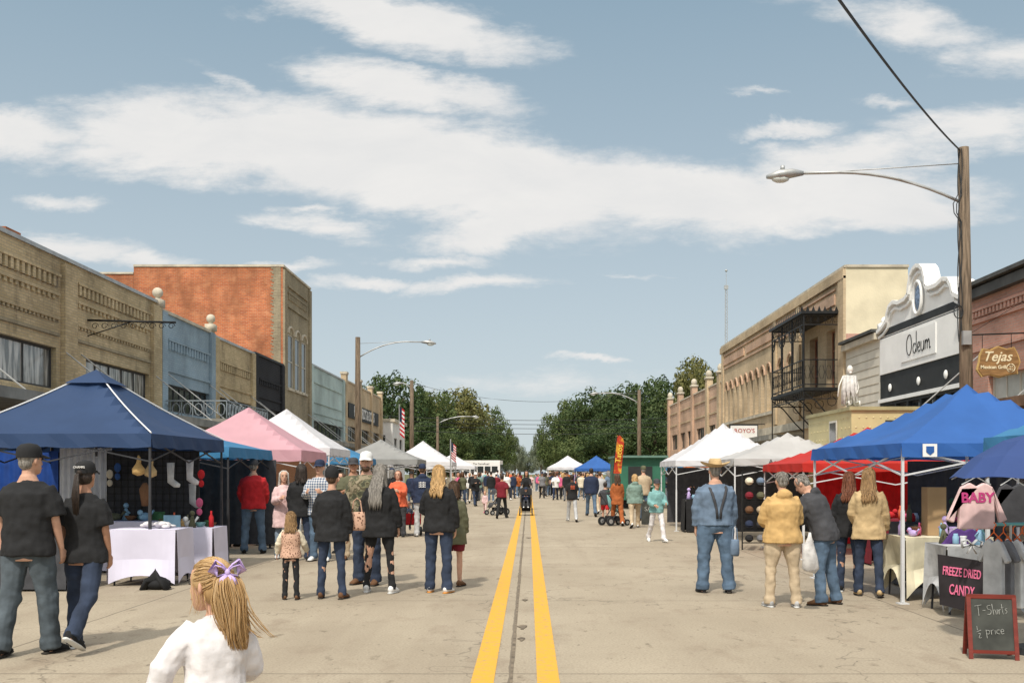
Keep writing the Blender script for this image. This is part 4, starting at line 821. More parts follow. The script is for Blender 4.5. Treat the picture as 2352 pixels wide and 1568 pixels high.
script([[(0,.08),(0,.045)],[(-.01,.03),(.03,.045)],[(.005,.015),(.02,.015),(.005,-.02),(.025,-.02)],[(.07,.045),(.07,-.03)],[(.07,.04),(.095,.035),(.09,.008),(.07,.01)],[(.11,.04),(.11,.0),(.113,.032),(.13,.04)],[(.142,.035),(.142,.0)],[(.18,.035),(.16,.035),(.155,.01),(.178,.0)],[(.19,.018),(.212,.022),(.205,.04),(.19,.03),(.192,.002),(.212,.003)]],CH2,af,Mx,.0022)
ORP=mat('orange plastic',(.7,.14,.03),.4,.05); txtm=mat('raspberry lettering',(.45,.05,.18),.7,.05)
def garment(label,px,py,Y,w_,h_,m,sleeve=.3,rz=0,txt=None,hanger=METAL,ls=False,name='hanging_shirt'):
    p=at(px,py,Y); t=thing(name,label,'shirt',p,rz); mb=MB(); hw=w_/2; so_=hw+sleeve*.55; zl=h_*.8 if ls else .20; inner=hw+sleeve*.22
    nw=min(.07,hw*.5)
    ol=[(-nw,0),(-hw*.85,-.04),(-so_,-zl),(-inner,-zl-.03),(-hw*.95,-.17),(-hw,-h_),(hw,-h_),(hw*.95,-.17),(inner,-zl-.03),(so_,-zl),(hw*.85,-.04),(nw,0),(0,-.04)]
    mb.prism([(a,-.03,c) for a,c in ol],(0,.06,0))
    o=mb.build('cloth',m,t); bv=o.modifiers.new('b','BEVEL'); bv.width=.012; bv.segments=2
    MB().tube([(-hw*.8,0,-.02),(0,0,.06),(hw*.8,0,-.02)],.008,5).tube([(0,0,.06),(0,0,.1),(.025,0,.13),(.0,0,.15)],.006,5).build('hanger',hanger,t)
    if txt: text(txt,w_*.38,txtm,t,MF((0,-.034,-h_*.33)),bold=.004)
    return t
garment('pale pink sweatshirt with raised BABY letters hanging from the tent',2242,1108,9.9,.36,.46,cm('pale pink'),.22,txt='BABY',ls=True)
garment('charcoal sweatshirt hanging beside the pink one under the umbrella',2325,1110,10.1,.3,.44,cm('charcoal'),.2,ls=True)
garment('purple shirt hanging below the pink sweatshirt',2215,1212,11.6,.34,.28,cm('purple'),.2)
for k,(px,c,lb) in enumerate(((2283,'light grey','light grey shirt first on the orange hangers'),(2305,'grey','mid grey shirt second on the orange hangers'),(2327,'white','white shirt third on the orange hangers'),(2348,'charcoal','charcoal shirt last on the hangers at the photo edge'))):
    garment(lb,px,1236,9.3+k*.12,.2,.66,cm(c),.12,R(-58),hanger=ORP)
rk=thing('clothes_rack','teal topped clothes rack holding shirts at right edge','clothes rack',(4.95,9.5,0)); MB().tube([(-.5,0,1.12),(.6,0,1.14)],.015,8).build('rail',mat('teal plastic',(.15,.4,.4),.4,.05),rk)
for x in (-.35,.58): MB().tube([(x,0,.0),(x,0,1.12)],.013,6).build('leg',METAL,rk)
bw=thing('ribbon_bow','sheer silver ribbon bow beside the purple shirt','bow',at(2232,1250,10.7)); mb=MB()
for s_ in (-1,1): mb.tube([(0,0,0),(s_*.05,0,.05),(s_*.11,0,.03),(s_*.1,0,-.03),(0,0,0)],[(.01,.03)]*5,6); mb.tube([(0,0,0),(s_*.05,0,-.1)],[(.01,.02),(.004,.03)],5)
mb.build('loops',cm('light grey'),bw,True)
cb=MB().box(-.12,.12,-.1,.1,0,.62).build('cardboard_box',CARD); cb.location=(5.25,12.9,.81); tag(cb,'tall brown cardboard box standing on the cream vendor table','box')
goodc=['red','teal','mustard','white','olive','sky blue','orange','brown','pink','lilac','green','khaki']
def good(kind,c,loc,s=1.):
    mb=MB()
    if kind=='jar': mb.tube([(0,0,0),(0,0,.01),(0,0,.08),(0,0,.1),(0,0,.12)],[.03*s,.04*s,.04*s,.028*s,.028*s],10)
    elif kind=='bottle': mb.tube([(0,0,0),(0,0,.12*s),(0,0,.16*s),(0,0,.2*s)],[.03*s,.03*s,.012*s,.012*s],10)
    elif kind=='bowl': mb.tube([(0,0,0),(0,0,.02),(0,0,.06*s)],[.03*s,.05*s,.08*s],12)
    elif kind=='doll': mb.tube([(0,0,0),(0,0,.1*s),(0,0,.17*s)],[.06*s,.035*s,.02*s],9); mb.ell((0,0,.21*s),.04*s,9,7); mb.tube([(-.08*s,-.02,.1*s),(0,0,.16*s),(.08*s,-.02,.1*s)],.013*s,6)
    elif kind=='box': mb.box(-.06*s,.06*s,-.04*s,.04*s,0,.08*s); mb.box(-.065*s,.065*s,-.045*s,.045*s,.08*s,.1*s)
    elif kind=='toy': mb.ell((0,0,.05*s),(.09*s,.05*s,.05*s),10,7); mb.ell((-.08*s,0,.1*s),.035*s,8,6); mb.tube([(.08*s,0,.06*s),(.14*s,0,.12*s)],.015*s,6)
    o=mb.build({'jar':'goods_jar','bottle':'goods_bottle','bowl':'goods_bowl','doll':'rag_doll','box':'gift_box','toy':'toy_animal'}[kind],cm(c),None,kind!='box'); o.location=loc; return o
kinds=['jar','bottle','bowl','doll','box','toy']
def spread(n,x0,x1,y0,y1,z,where,g,seed,s=1.):
    r_=random.Random(seed); used=set()
    for i in range(n):
        while True:
            k=r_.choice(kinds); c=r_.choice(goodc)
            if (k,c) not in used: used.add((k,c)); break
        x=x0+(x1-x0)*(i+.5)/n; o=good(k,c,(x,r_.uniform(y0,y1),z),s*r_.uniform(.9,1.3)); o.rotation_euler=(0,0,r_.uniform(0,6))
        tag(o,f'{c} {dict(jar="jar",bottle="bottle",bowl="bowl",doll="rag doll",box="lidded box",toy="toy animal")[k]} {where}',dict(jar='jar',bottle='bottle',bowl='bowl',doll='doll',box='box',toy='toy')[k],g)
spread(20,4.8,5.85,12.6,13.2,.81,'on the cream vendor table','goods on the cream vendor table',3,.9)
spread(14,5.35,6.45,14.05,14.5,.92,'on the rear dark table of the blue tent','goods on the rear dark table',4,1.2)
spread(14,-5.9,-5.0,15.65,16.2,.76,'on the second lilac cloth table','goods on the second lilac table',5)
spread(11,-7.5,-6.0,16.25,16.7,.83,'on the long rear lilac table','goods on the long rear table',6,1.1)
spread(11,6.05,7.5,17.4,17.9,.81,'on the maroon table under the red tent','goods under the red tent',8,1.2)
spread(7,4.8,5.55,11.35,11.8,.79,'on the candy banner table','goods on the candy banner table',12,.8)
spread(6,4.35,5.25,27.3,27.8,.91,'on the black cloth table','goods on the black cloth table',9,1.3)
mb=MB(); r_=random.Random(3)
for i in range(12): mb.ell((r_.uniform(-.22,.22),r_.uniform(-.12,.12),.03+r_.uniform(0,.05)),(r_.uniform(.05,.1),r_.uniform(.05,.08),r_.uniform(.02,.04)),9,6)
o=mb.build('folded_shirts',cm('off white'),None,True); o.location=(-5.45,14.6,.80); tag(o,'crumpled heap of white shirts on the front white table','clothes')
o=MB().box(-.13,.13,-.005,.005,0,.2).build('price_card',cm('sky blue')); o.location=(-5.55,15.5,.76); tag(o,'teal blue card propped on the lilac table edge','card')
x,y=gp(362,1352); mb=MB(); mb.ell((0,0,.08),(.2,.14,.085),12,8); mb.tube([(-.17,-.06,.0),(-.1,-.07,.13),(0,-.07,.2),(.1,-.07,.13),(.17,-.06,.0)],[(.05,.09),(.05,.1),(.05,.1),(.05,.1),(.05,.09)],8); o=mb.build('weight_bag',cm('black'),None,True); o.location=(x,y-.02,0); tag(o,'black weight bag slumped at foot of the navy tent post','bag')
def curtain(label,x0,x1,y,z0,z1,m,amp=.03,name='curtain'):
    mb=MB(); n=40; vs=[]
    for i in range(n+1): x=x0+(x1-x0)*i/n; vs+=[(x-(x0+x1)/2,amp*math.sin(i*1.3)+amp*.4*math.sin(i*3.1),z0),(x-(x0+x1)/2,amp*.6*math.sin(i*1.3+.3),z1)]
    mb.add(vs,[(2*i,2*i+2,2*i+3,2*i+1) for i in range(n)]); o=mb.build(name,m,None,True); o.location=((x0+x1)/2,y,0); return tag(o,label,'curtain')
curtain('white satin curtain hung inside the navy tent behind the couple',-8.15,-7.25,17.3,.1,2.05,mat('white satin',(.7,.7,.72),.35,.1,4,trans=.3),.05)
curtain('deep blue tarp wall at the left edge of navy tent',-9.6,-8.2,17.35,.1,2.0,mat('blue tarp',(.02,.07,.30),.5,.2,4,trans=.3),.02)
curtain('tan pegboard backdrop under the pink tent',-8.2,-5.4,25.9,.3,2.0,mat('tan pegboard',(.44,.32,.19),.8,.15,30),.0,'pegboard')
curtain('red cloth wall under the red tent',6.2,8.2,21.5,.1,1.75,cm('red'),.03); curtain('dark cloth wall behind the bright blue tent goods',5.9,7.6,15.5,.1,1.8,cm('charcoal'),.03)
curtain('dark cloth wall at the rear of the light blue left tent',-8.2,-5.4,21.3,.1,1.9,cm('charcoal'),.03); curtain('black cloth wall under the white right tent',4.3,7.3,30.9,.1,1.8,cm('charcoal'),.03); curtain('dark rear wall of the pale grey tent',4.9,7.9,25.9,.1,1.8,cm('charcoal'),.03)
gw=thing('wire_grid','black wire display grid hung with knitted goods, navy tent','display rack',(-6.5,17.2,0)); mb=MB()
for i in range(14): mb.beam((-.78+i*.12,0,.3),(-.78+i*.12,0,2.0),.012)
for i in range(15): mb.beam((-.78,0,.3+i*.12),(.78,0,.3+i*.12),.012)
mb.build('wire_mesh',IRON,gw); MB().box(-.8,.8,.03,.05,.3,2.0).build('backing_cloth',cm('charcoal'),gw)
def hang(kind,label,px,py,Y,c,s=1):
    mb=MB()
    if kind=='stocking': mb.tube([(0,0,0),(0,0,-.2*s),(.0,0,-.3*s),(.08*s,0,-.36*s),(.15*s,0,-.38*s)],[(.065*s,.03),(.055*s,.03),(.06*s,.035),(.055*s,.03),(.03*s,.02)],10); nm,ct='stocking','stocking'
    elif kind=='gourd': mb.tube([(0,0,0),(.01,0,-.06),(0,0,-.12),(0,0,-.2),(0,0,-.27),(0,0,-.3)],[.012,.03,.035,.09,.085,.02],12); nm,ct='painted_gourd','gourd'
    elif kind=='heart': mb.ell((0,0,-.1),(.06*s,.02,.08*s),10,7); mb.ell((0,0,-.25),(.05*s,.02,.06*s),10,7); nm,ct='hanging_ornament','ornament'
    elif kind=='tuft': mb.tube([(0,0,0),(0,0,-.1),(0,0,-.35)],[.03,.09,.05],8); nm,ct='dried_bunch','bunch'
    o=mb.build(nm,cm(c),None,True); o.location=at(px,py,Y); tag(o,label,ct)
hang('gourd','left yellow gourd hanging at the navy tent',318,1045,14.6,'mustard'); hang('gourd','right larger yellow gourd hanging at the navy tent',346,1050,14.9,'tan'); hang('tuft','brown dried bunch below the hanging gourds',333,1108,15,'brown')
hang('stocking','white stocking hung left of the pair by the tent post',392,1062,16.4,'white'); hang('stocking','white stocking hung right of the pair higher up',436,1056,16.4,'off white'); hang('stocking','lower grey white stocking on the wire grid',442,1110,16.6,'light grey')
hang('heart','red and white hanging ornament string nearest right tent post',462,1075,16.4,'red'); hang('heart','small red ornament low on the wire grid',458,1140,16.4,'pink')
hang('heart','small blue ornament on the left of the wire grid',270,1060,17.0,'blue'); hang('heart','cream ornament beside the blue ornament',252,1075,17.0,'cream')
x,y=gp(1732,1262); hr=thing('hat_rack','black wire rack of caps between grey and red tents','display rack',(x,y,0)); mb=MB()
for sx in (-.25,.25): mb.beam((sx,0,0),(sx,0,1.65),.025)
for k in range(6): mb.beam((-.25,0,.15+k*.3),(.25,0,.15+k*.3),.02)
mb.build('rack_frame',IRON,hr)
for k in range(5):
    for j in range(2):
        c=['black','grey','navy','charcoal','brown','khaki','maroon','olive','cream','slate blue'][k*2+j]
        mb=MB(); mb.ell((0,0,0),(.09,.1,.08),10,7); mb.ell((0,-.11,-.02),(.07,.08,.012),10,5); o=mb.build('ball_cap',cm(c),None,True); o.location=(x-.12+j*.24,y-.08,.25+k*.3); tag(o,f'{c} cap displayed on the black wire rack','cap','caps on the black wire rack')
o=thing('board_sign','small dark board sign by the green hoodie person','sign',(gp(1488,1205)[0],gp(1488,1205)[1],0)); MB().box(-.2,.2,-.02,.02,.02,.75).build('board',CHK,o); text('SA',.2,CH2,o,MF((0,-.024,.5)),ext=.001)
# ------------------------------------------------------------ people
TXM=[(.80,.168,.112),(.92,.168,.115),(1.03,.155,.108),(1.14,.158,.108),(1.27,.176,.116),(1.36,.182,.108),(1.42,.15,.09),(1.46,.085,.07),(1.51,.058,.062)]
TXF=[(.80,.172,.118),(.92,.170,.118),(1.03,.140,.100),(1.12,.136,.098),(1.25,.152,.118),(1.34,.156,.102),(1.40,.132,.082),(1.455,.076,.064),(1.51,.050,.056)]
def interp(T,z):
    if z<=T[0][0]: return T[0][1:]
    for a,b_ in zip(T,T[1:]):
        if z<=b_[0]:
            q=(z-a[0])/(b_[0]-a[0]); return (a[1]+(b_[1]-a[1])*q,a[2]+(b_[2]-a[2])*q)
    return T[-1][1:]
texn=bpy.data.textures.new('folds','CLOUDS'); texn.noise_scale=.12; texn.noise_depth=1
HEADT=[(0,.022,.072,.030),(.07,.042,.087,.0),(.18,.056,.092,-.045),(.33,.066,.090,-.075),(.5,.073,.088,-.092),(.65,.077,.090,-.098),(.8,.072,.078,-.09),(.92,.050,.048,-.064),(1.,.014,.005,-.02)]
STAND=((2,3,.05),(-2,3,.05)); HANG=((4,6,12,4),(4,6,12,4))
def person(label,px,foot,H=1.7,face=0,top=('black',.86,'long',.02),bot=('denim',.075,.09),shoe='black',skin=SKIN,hair=('short','brown',.1),hat=None,legs=STAND,arms=HANG,lean=0,yaw=0,pitch=0,fem=False,wd=1.,hs=1.,z0=0,loc=None,hood=False,extra=None,belly=0,vest=None,group=None,sole=None,disp=1.,open_jacket=None):
    if loc: X,Y=loc
    else: X,Y=gp(px,foot)
    k=H/(1.75+.235*(hs-1)*.9); root=thing('person',label,'person',(X,Y,z0),R(face),group); root.scale=(k,k,k)
    near=Y<17; mid_=Y<31; vox=.0085 if near else (.013 if mid_ else (.024 if Y<60 else .034))
    T=TXF if fem else TXM; ln=R(lean)
    J=[]
    for sx,(a,kn,sp) in zip((-1,1),legs):
        a=R(a);kn=R(kn); hip=V((sx*.088*wd,0,.91)); d1=V((sx*sp,math.sin(a),-math.cos(a))).normalized(); kne=hip+d1*.42
        b_=a-kn; d2=V((sx*sp*.6,math.sin(b_),-math.cos(b_))).normalized(); an=kne+d2*.41
        fp=0 if (b_>-.4 or z0>0) else (-b_-.15)
        Rm=Matrix.Rotation(-fp,3,'X') @ Matrix.Rotation(-sx*.18,3,'Z')
        J.append((hip,kne,an,Rm))
    dz=min(min((j[2]+j[3]@V((0,.17,-.08))).z,(j[2]+j[3]@V((0,-.06,-.08))).z) for j in J) if z0==0 else 0
    def sh(p): return V((p[0],p[1],p[2]-dz))
    def S(z,x=0,y=0):
        if z<=.92: return sh((x,y,z))
        dz_=z-.92; return sh((x,y*math.cos(ln)+dz_*math.sin(ln),.92+dz_*math.cos(ln)-y*math.sin(ln)))
    sw=(.148 if fem else .172)*(.5+.5*wd)
    A=[]
    for sx,(a,b_,e,c) in zip((-1,1),arms):
        a=R(a);b_=R(b_);e=R(e);c=R(c); s0=S(1.395,sx*sw)
        u=V((sx*math.sin(b_),math.sin(a)*math.cos(b_),-math.cos(a)*math.cos(b_))); el=s0+u*.275
        f=V((-sx*math.sin(c)+sx*.5*math.sin(b_)*math.cos(c),math.sin(a+e)*math.cos(c),-math.cos(a+e)*math.cos(c))).normalized(); wr=el+f*.245
        A.append((s0,u,el,f,wr,sx))
    hj=S(1.545,0,.0); Mh=Matrix.Translation(hj)@Matrix.Rotation(R(yaw),4,'Z')@Matrix.Rotation(-ln*.5-R(pitch),4,'X')@Matrix.Scale(hs,4)@Matrix.Translation((0,.022,.088))
    B=MB(); B.tube([S(t[0]) for t in T],[(t[1]*.9*wd,t[2]*.9*wd) for t in T],14)
    B.tube([S(1.44),S(1.5,0,.0),hj+V((0,.01,.03))],[(.06,.06),(.052,.055),(.05,.055)],10)
    vs=[]; n=16
    for (t,wx,yf,yb) in HEADT:
        for j in range(n): a=2*math.pi*j/n; vs.append(Mh@V((wx*math.cos(a),(yf+yb)/2+(yf-yb)/2*math.sin(a),-.115+.235*t)))
    fs=[(i*n+j,i*n+(j+1)%n,(i+1)*n+(j+1)%n,(i+1)*n+j) for i in range(len(HEADT)-1) for j in range(n)]+[tuple(range(n-1,-1,-1)),tuple((len(HEADT)-1)*n+j for j in range(n))]
    B.add(vs,fs)
    if mid_:
        B.tube([Mh@V((0,.080,.012)),Mh@V((0,.100,-.012)),Mh@V((0,.104,-.028)),Mh@V((0,.082,-.034))],[.010,.012,.014,.012],8)
        for sx in (-1,1): B.ell(Mh@V((sx*.078,-.008,-.008)),(.011*hs,.019*hs,.03*hs),8,6)
    for (s0,u_,el,f,wr,sx) in A:
        B.tube([s0-V((sx*.03,0,0)),s0.lerp(el,.5),el,el.lerp(wr,.35),wr],[.045,.044,.037,.036,.025],9)
        wa=V((1,0,0)).cross(f).normalized(); nr=f.cross(wa).normalized(); 
        if nr.x*sx>0: nr=-nr
        B.tube([wr-f*.01,wr+f*.03,wr+f*.065,wr+f*.092],[(.026,.018),(.034,.016),(.041,.015),(.038,.012)],8,side=wa)
        if mid_:
            for i_,(o_,ln_) in enumerate(((.031,.072),(.0105,.08),(-.0105,.074),(-.031,.058))):
                b0=wr+f*.082+wa*o_; p1=b0+f*ln_*.55+wa*o_*.15+nr*.008; p2=p1+f*ln_*.32+nr*.026; B.tube([b0-f*.02,b0,p1,p2],[.0095,.0095,.0085,.0075],6)
            b0=wr+f*.025+wa*.026; B.tube([b0,b0+f*.035+wa*.024+nr*.004,b0+f*.068+wa*.028+nr*.016],[.013,.011,.009],6)
        else: B.tube([wr+f*.08,wr+f*.15+nr*.02],[(.034,.011),(.026,.009)],7,side=wa)
    for (hip,kne,an,Rm) in J:
        hip,kne,an=sh(hip),sh(kne),sh(an)
        B.tube([hip,hip.lerp(kne,.5),kne,kne.lerp(an,.35),an],[.075*wd,.066*wd,.048,.05,.034],10)
        B.tube([an+Rm@V((0,-.045,-.05)),an+Rm@V((0,.04,-.045)),an+Rm@V((0,.14,-.06))],[(.03,.025),(.034,.025),(.034,.016)],8)
    o=B.build('body',skin,root,True,False)
    def rem(o,v_,sm=3,dp=0):
        m=o.modifiers.new('remesh','REMESH'); m.mode='VOXEL'; m.voxel_size=v_; m.use_smooth_shade=True
        if sm: m=o.modifiers.new('smooth','SMOOTH'); m.iterations=sm; m.factor=.5
        if dp: m=o.modifiers.new('folds','DISPLACE'); m.texture=texn; m.strength=dp*disp; m.mid_level=.5; m.texture_coords='LOCAL'
    rem(o,vox,1)
    cname,hem,slv,c=top
    G=MB(); zs=[hem]+[t[0] for t in T if t[0]>hem+.02 and t[0]<1.5]
    pts=[];rd=[]
    for z in zs:
        rx,ry=interp(T,z); fl=.0 if z>.85 else (.85-z)*.12
        cc_=c if z<1.4 else c*.6; by=belly*math.exp(-((z-1.08)/.13)**2); pts.append(S(z,0,by*.5)); rd.append((rx*wd+cc_+fl,ry*wd+cc_+fl+by*.5))
    G.tube(pts,rd,18)
    for (s0,u_,el,f,wr,sx) in A:
        if slv=='long':   # sleeve with bunched folds near elbow and cuff
            G.tube([s0-V((sx*.04,0,-.005)),s0.lerp(el,.5),s0.lerp(el,.85),el,el.lerp(wr,.2),el.lerp(wr,.5),el.lerp(wr,.8),el.lerp(wr,.9),wr-f*.005],[.056+c*.7,.050+c*.8,.043+c*.8,.049+c*.8,.043+c*.8,.044+c*.8,.034+c*.6,.040+c*.6,.032+c*.6],10)
        else: G.tube([s0-V((sx*.04,0,-.005)),s0.lerp(el,.45),s0.lerp(el,.85)],[.056+c*.7,.057+c,.060+c],10)
    if hood:
        G.ell(S(1.46,0,-.085),(.115,.06,.075),12,8); G.tube([S(1.45,-.1,-.03),S(1.46,-.07,.05),S(1.43,0,.085),S(1.46,.07,.05),S(1.45,.1,-.03)],.028,8)
    else: G.tube([S(1.44),S(1.475)],[(.075+c*.3,.07+c*.3),(.062+c*.2,.062+c*.2)],12)
    g=G.build('top',cm(cname),root,True,False); rem(g,vox*1.15,2,.032 if mid_ else 0)
    if vest:
        G=MB(); zz=[z for z in zs if z<1.43]; G.tube([S(z) for z in zz],[(interp(T,z)[0]*wd+c+.018,interp(T,z)[1]*wd+c+.02) for z in zz],18); g=G.build('vest',cm(vest),root,True,False); rem(g,vox*1.15,2,.015)
    bn,ar_,tr_=bot[:3]; length=bot[3] if len(bot)>3 else 1.0
    if bn:
        G=MB(); G.tube([sh((0,0,.80)),sh((0,0,.88)),S(.96),S(1.03)],[(.15*wd,.10*wd),(.172*wd,.122*wd),(.168*wd,.12*wd),(.158*wd,.11*wd)],14)
        for (hip,kne,an,Rm) in J:
            hip,kne,an=sh(hip),sh(kne),sh(an)
            if length>=.9:
                dd=(an-kne).normalized(); G.tube([hip+V((0,0,.02)),hip.lerp(kne,.5),hip.lerp(kne,.9),kne+V((0,.006,0)),kne.lerp(an,.2),kne.lerp(an,.5),kne.lerp(an,.82),kne.lerp(an,.92),an+dd*.035],[tr_*wd,tr_*.90*wd,ar_*.98,ar_*1.06,ar_*.93,ar_*.98,ar_*.9,ar_*1.06,ar_],12)
            else: G.tube([hip+V((0,0,.02)),hip.lerp(kne,.5),hip.lerp(kne,length*1.4)],[tr_*wd,tr_*wd,tr_*.95*wd],12)
        g=G.build('trousers',cm(bn),root,True,False); rem(g,vox*1.15,2,.028 if mid_ else 0)
    for (hip,kne,an,Rm) in J:
        an=sh(an); G=MB(); G.tube([an+Rm@V((0,-.072,-.035)),an+Rm@V((0,-.03,-.02)),an+Rm@V((0,.05,-.028)),an+Rm@V((0,.12,-.046)),an+Rm@V((0,.175,-.056))],[(.026,.036),(.040,.052),(.042,.045),(.046,.03),(.03,.02)],12)
        G.tube([an+V((0,0,.0)),an+Rm@V((0,.0,-.04))],[.042,.045],10)
        s_=G.build('shoe',cm(shoe),root,True,False)
        G=MB(); G.tube([an+Rm@V((0,-.082,-.071)),an+Rm@V((0,-.02,-.071)),an+Rm@V((0,.1,-.071)),an+Rm@V((0,.185,-.070))],[(.028,.011),(.042,.011),(.05,.011),(.03,.010)],10); G.build('sole',sole or DSOLE,s_,True,False)
    if hair:
        st_,hcn,hl=hair; G=MB(); r_=random.Random(int(px*7+foot)); hmtl=hm(hcn)
        rm3=Mh.to_3x3()
        G.ell(Mh@V((0,-.015,.030)),(.080,.094,.092),14,9,rm3)
        if st_ in('short',): G.ell(Mh@V((0,-.045,-.018)),(.066,.057,.066),12,8,rm3)
        else: G.ell(Mh@V((0,-.035,-.015)),(.078,.072,.078),12,8,rm3)
        if mid_ and not hat and st_!='pony':
            for i in range(90 if near else 30):
                az=R(r_.uniform(-125,125)); el_=R(r_.uniform(-20,85)); d=V((math.sin(az)*math.cos(el_),-math.cos(az)*math.cos(el_),math.sin(el_)))
                p0=V((d.x*.079,-.015+d.y*.094,.030+d.z*.092)); tg=V((d.x*.3,d.y*.3,-1))-d*d.dot(V((d.x*.3,d.y*.3,-1))); tg.normalize()
                G.tube([Mh@(p0-tg*.03),Mh@(p0+d*.004),Mh@(p0+tg*.035+d*.003)],[.002,.0055,.0015],4)
        if st_ in ('long','bob'):
            ns=110 if near else (40 if mid_ else 10)
            for i in range(ns):
                az=R(r_.uniform(-118,118)); sx=math.sin(az); cy=-math.cos(az)
                p0=Mh@V((sx*.03,-.01+cy*.03,.118)); p1=Mh@V((sx*.080,-.012+cy*.092,.055+r_.uniform(-.01,.01))); p2=Mh@V((sx*.086,-.012+cy*.098,-.03))
                ll=hl*r_.uniform(.78,1.05); wv=r_.uniform(-.02,.02)
                p3=V((p2.x*1.0+wv,min(p2.y,-.02 if abs(sx)>.9 else p2.y)-.01,p2.z-ll*.45)); p4=V((p2.x*(.9+r_.uniform(-.1,.3))-wv,p3.y-.02*r_.random(),p2.z-ll*.8)); p5=V((p4.x*.92+wv*.5,p4.y+.0,p2.z-ll))
                for q_ in (p3,p4,p5):
                    lim=-(.105*wd+c+.02) if q_.z<S(1.42).z else -.055
                    if cy<-.2: q_.y=min(q_.y,S(1.3).y+lim+.0)
                w0=.0095 if near else (.018 if mid_ else .033); G.tube([p0,p1,p2,p3,p4,p5],[w0*.8,w0,w0,w0,w0*.75,w0*.15],5)
        if st_=='pony':
            ns=34 if near else 10; pb=Mh@V((0,-.11,.03)); ll=hl
            G.ell(pb,(.026,.026,.026),8,6)
            for i in range(ns):
                a=r_.uniform(0,6.28); q=r_.uniform(0,.026); b0=pb+V((math.cos(a)*.014,-.02,math.sin(a)*.012)); G.tube([pb,b0+V((0,-.03,-.03)),b0+V((math.cos(a)*q,-.045,-ll*.5)),b0+V((math.cos(a)*q*.7,-.04,-ll*r_.uniform(.85,1.05)))],[.007,.009,.008,.002],5)
        G.build('hair',hmtl,root,True,False)
    if hat:
        kind,hc_=hat; G=MB()
        def ring(rx,ry,z,yo=0): return [Mh@V((rx*math.cos(2*math.pi*j/18),yo+ry*math.sin(2*math.pi*j/18),z)) for j in range(18)]
        def stack(rs):
            vs=[p for r0 in rs for p in r0]; fs=[(i*18+j,i*18+(j+1)%18,(i+1)*18+(j+1)%18,(i+1)*18+j) for i in range(len(rs)-1) for j in range(18)]; fs+=[tuple((len(rs)-1)*18+j for j in range(18))]; G.add(vs,fs)
        if kind=='cap':
            stack([ring(.087,.108,.025,-.012),ring(.088,.108,.07,-.014),ring(.080,.096,.112,-.014),ring(.055,.066,.138,-.014),ring(.008,.01,.148,-.014)])
            vs=[]
            for j in range(9):
                a=math.pi*(j/8); vs+=[Mh@V((.085*math.cos(a),.03+.06*math.sin(a),.05)),Mh@V((.08*math.cos(a),.075+.10*math.sin(a),.035-.012*abs(math.cos(a))))]
            n0=len(vs); vs+=[v_-V((0,0,.008)) for v_ in vs]
            fs=[(2*j,2*j+1,2*j+3,2*j+2) for j in range(8)]+[(n0+2*j,n0+2*j+2,n0+2*j+3,n0+2*j+1) for j in range(8)]+[(2*j+1,n0+2*j+1,n0+2*j+3,2*j+3) for j in range(8)]; G.add(vs,fs)
        elif kind=='beanie': stack([ring(.088,.108,.01,-.012),ring(.092,.112,.05,-.014),ring(.088,.106,.1,-.018),ring(.065,.078,.15,-.025),ring(.03,.035,.172,-.03),ring(.005,.006,.175,-.03)])
        elif kind=='cowboy':
            brim=[]
            for (rr,zz_) in ((.088,.06),(.13,.058),(.175,.068),(.2,.085)): brim.append([Mh@V((rr*math.cos(2*math.pi*j/18),rr*1.08*math.sin(2*math.pi*j/18)-.01,zz_+.045*(abs(math.cos(2*math.pi*j/18))**2)*(rr-.088)/.11)) for j in range(18)])
            stack([ring(.088,.108,.05,-.01),ring(.09,.108,.07,-.01),ring(.085,.10,.13,-.01),ring(.07,.085,.17,-.01),ring(.02,.06,.158,-.01)])
            G.add([p for r0 in brim for p in r0],[(i*18+j,i*18+(j+1)%18,(i+1)*18+(j+1)%18,(i+1)*18+j) for i in range(3) for j in range(18)])
        G.build('hat',cm(hc_),root,True,False)
    if mid_:
        for sx in (-1,1): G=MB(); G.ell(Mh@V((sx*.031,.082,.012)),(.013,.007,.007),8,6); G.ell(Mh@V((sx*.031,.085,.032)),(.018,.005,.004),8,5); G.build('eye',EYE,root,True,False)
        G=MB(); G.ell(Mh@V((0,.090,-.062)),(.024,.008,.007),8,6); G.build('mouth',LIP,root,True,False)
    if extra=='beard':
        G=MB(); G.ell(Mh@V((0,.052,-.085)),(.058,.048,.048),12,8); G.build('beard',hm('brown'),root,True,False)
    if extra=='suspenders':
        for sx in (-1,1):
            G=MB(); pts=[]
            for z,x in ((1.0,0.02),(1.12,.03),(1.22,.055),(1.32,.085),(1.40,.11)):
                ry=interp(T,z)[1]*wd+c+.012; pts.append(S(z,sx*x,-ry*(1 if z<1.38 else .9)))
            pts.append(S(1.46,sx*.11,-.03)); pts.append(S(1.44,sx*.11,.06)); G.tube(pts,[(.018,.006)]*7,6); G.build('suspender',cm('charcoal'),root,True,False)
        G=MB(); G.tube([S(.955),S(.995)],[(.178*wd,.13*wd),(.176*wd,.128*wd)],20); G.build('belt',cm('black'),root,True,False)
    return root,A,Mh
W1=((22,6,.04),(-16,14,.04)); W2=((-18,18,.04),(22,5,.04))
walkA=((-18,8,14,4),(20,8,20,4)); walkB=((20,8,20,4),(-18,8,14,4)); BOTHF=((25,8,80,25),(25,8,80,25))
person('man in black cap and black t-shirt walking away at left edge',65,1503,1.85,-8,('black',.84,'short',.035),('faded denim',.085,.1),'black',SKIN,('short','grey',.07),('cap','black'),legs=((-8,8,.05),(10,5,.05)),arms=((-5,10,14,4),(6,9,16,6)),wd=1.15,yaw=-18)
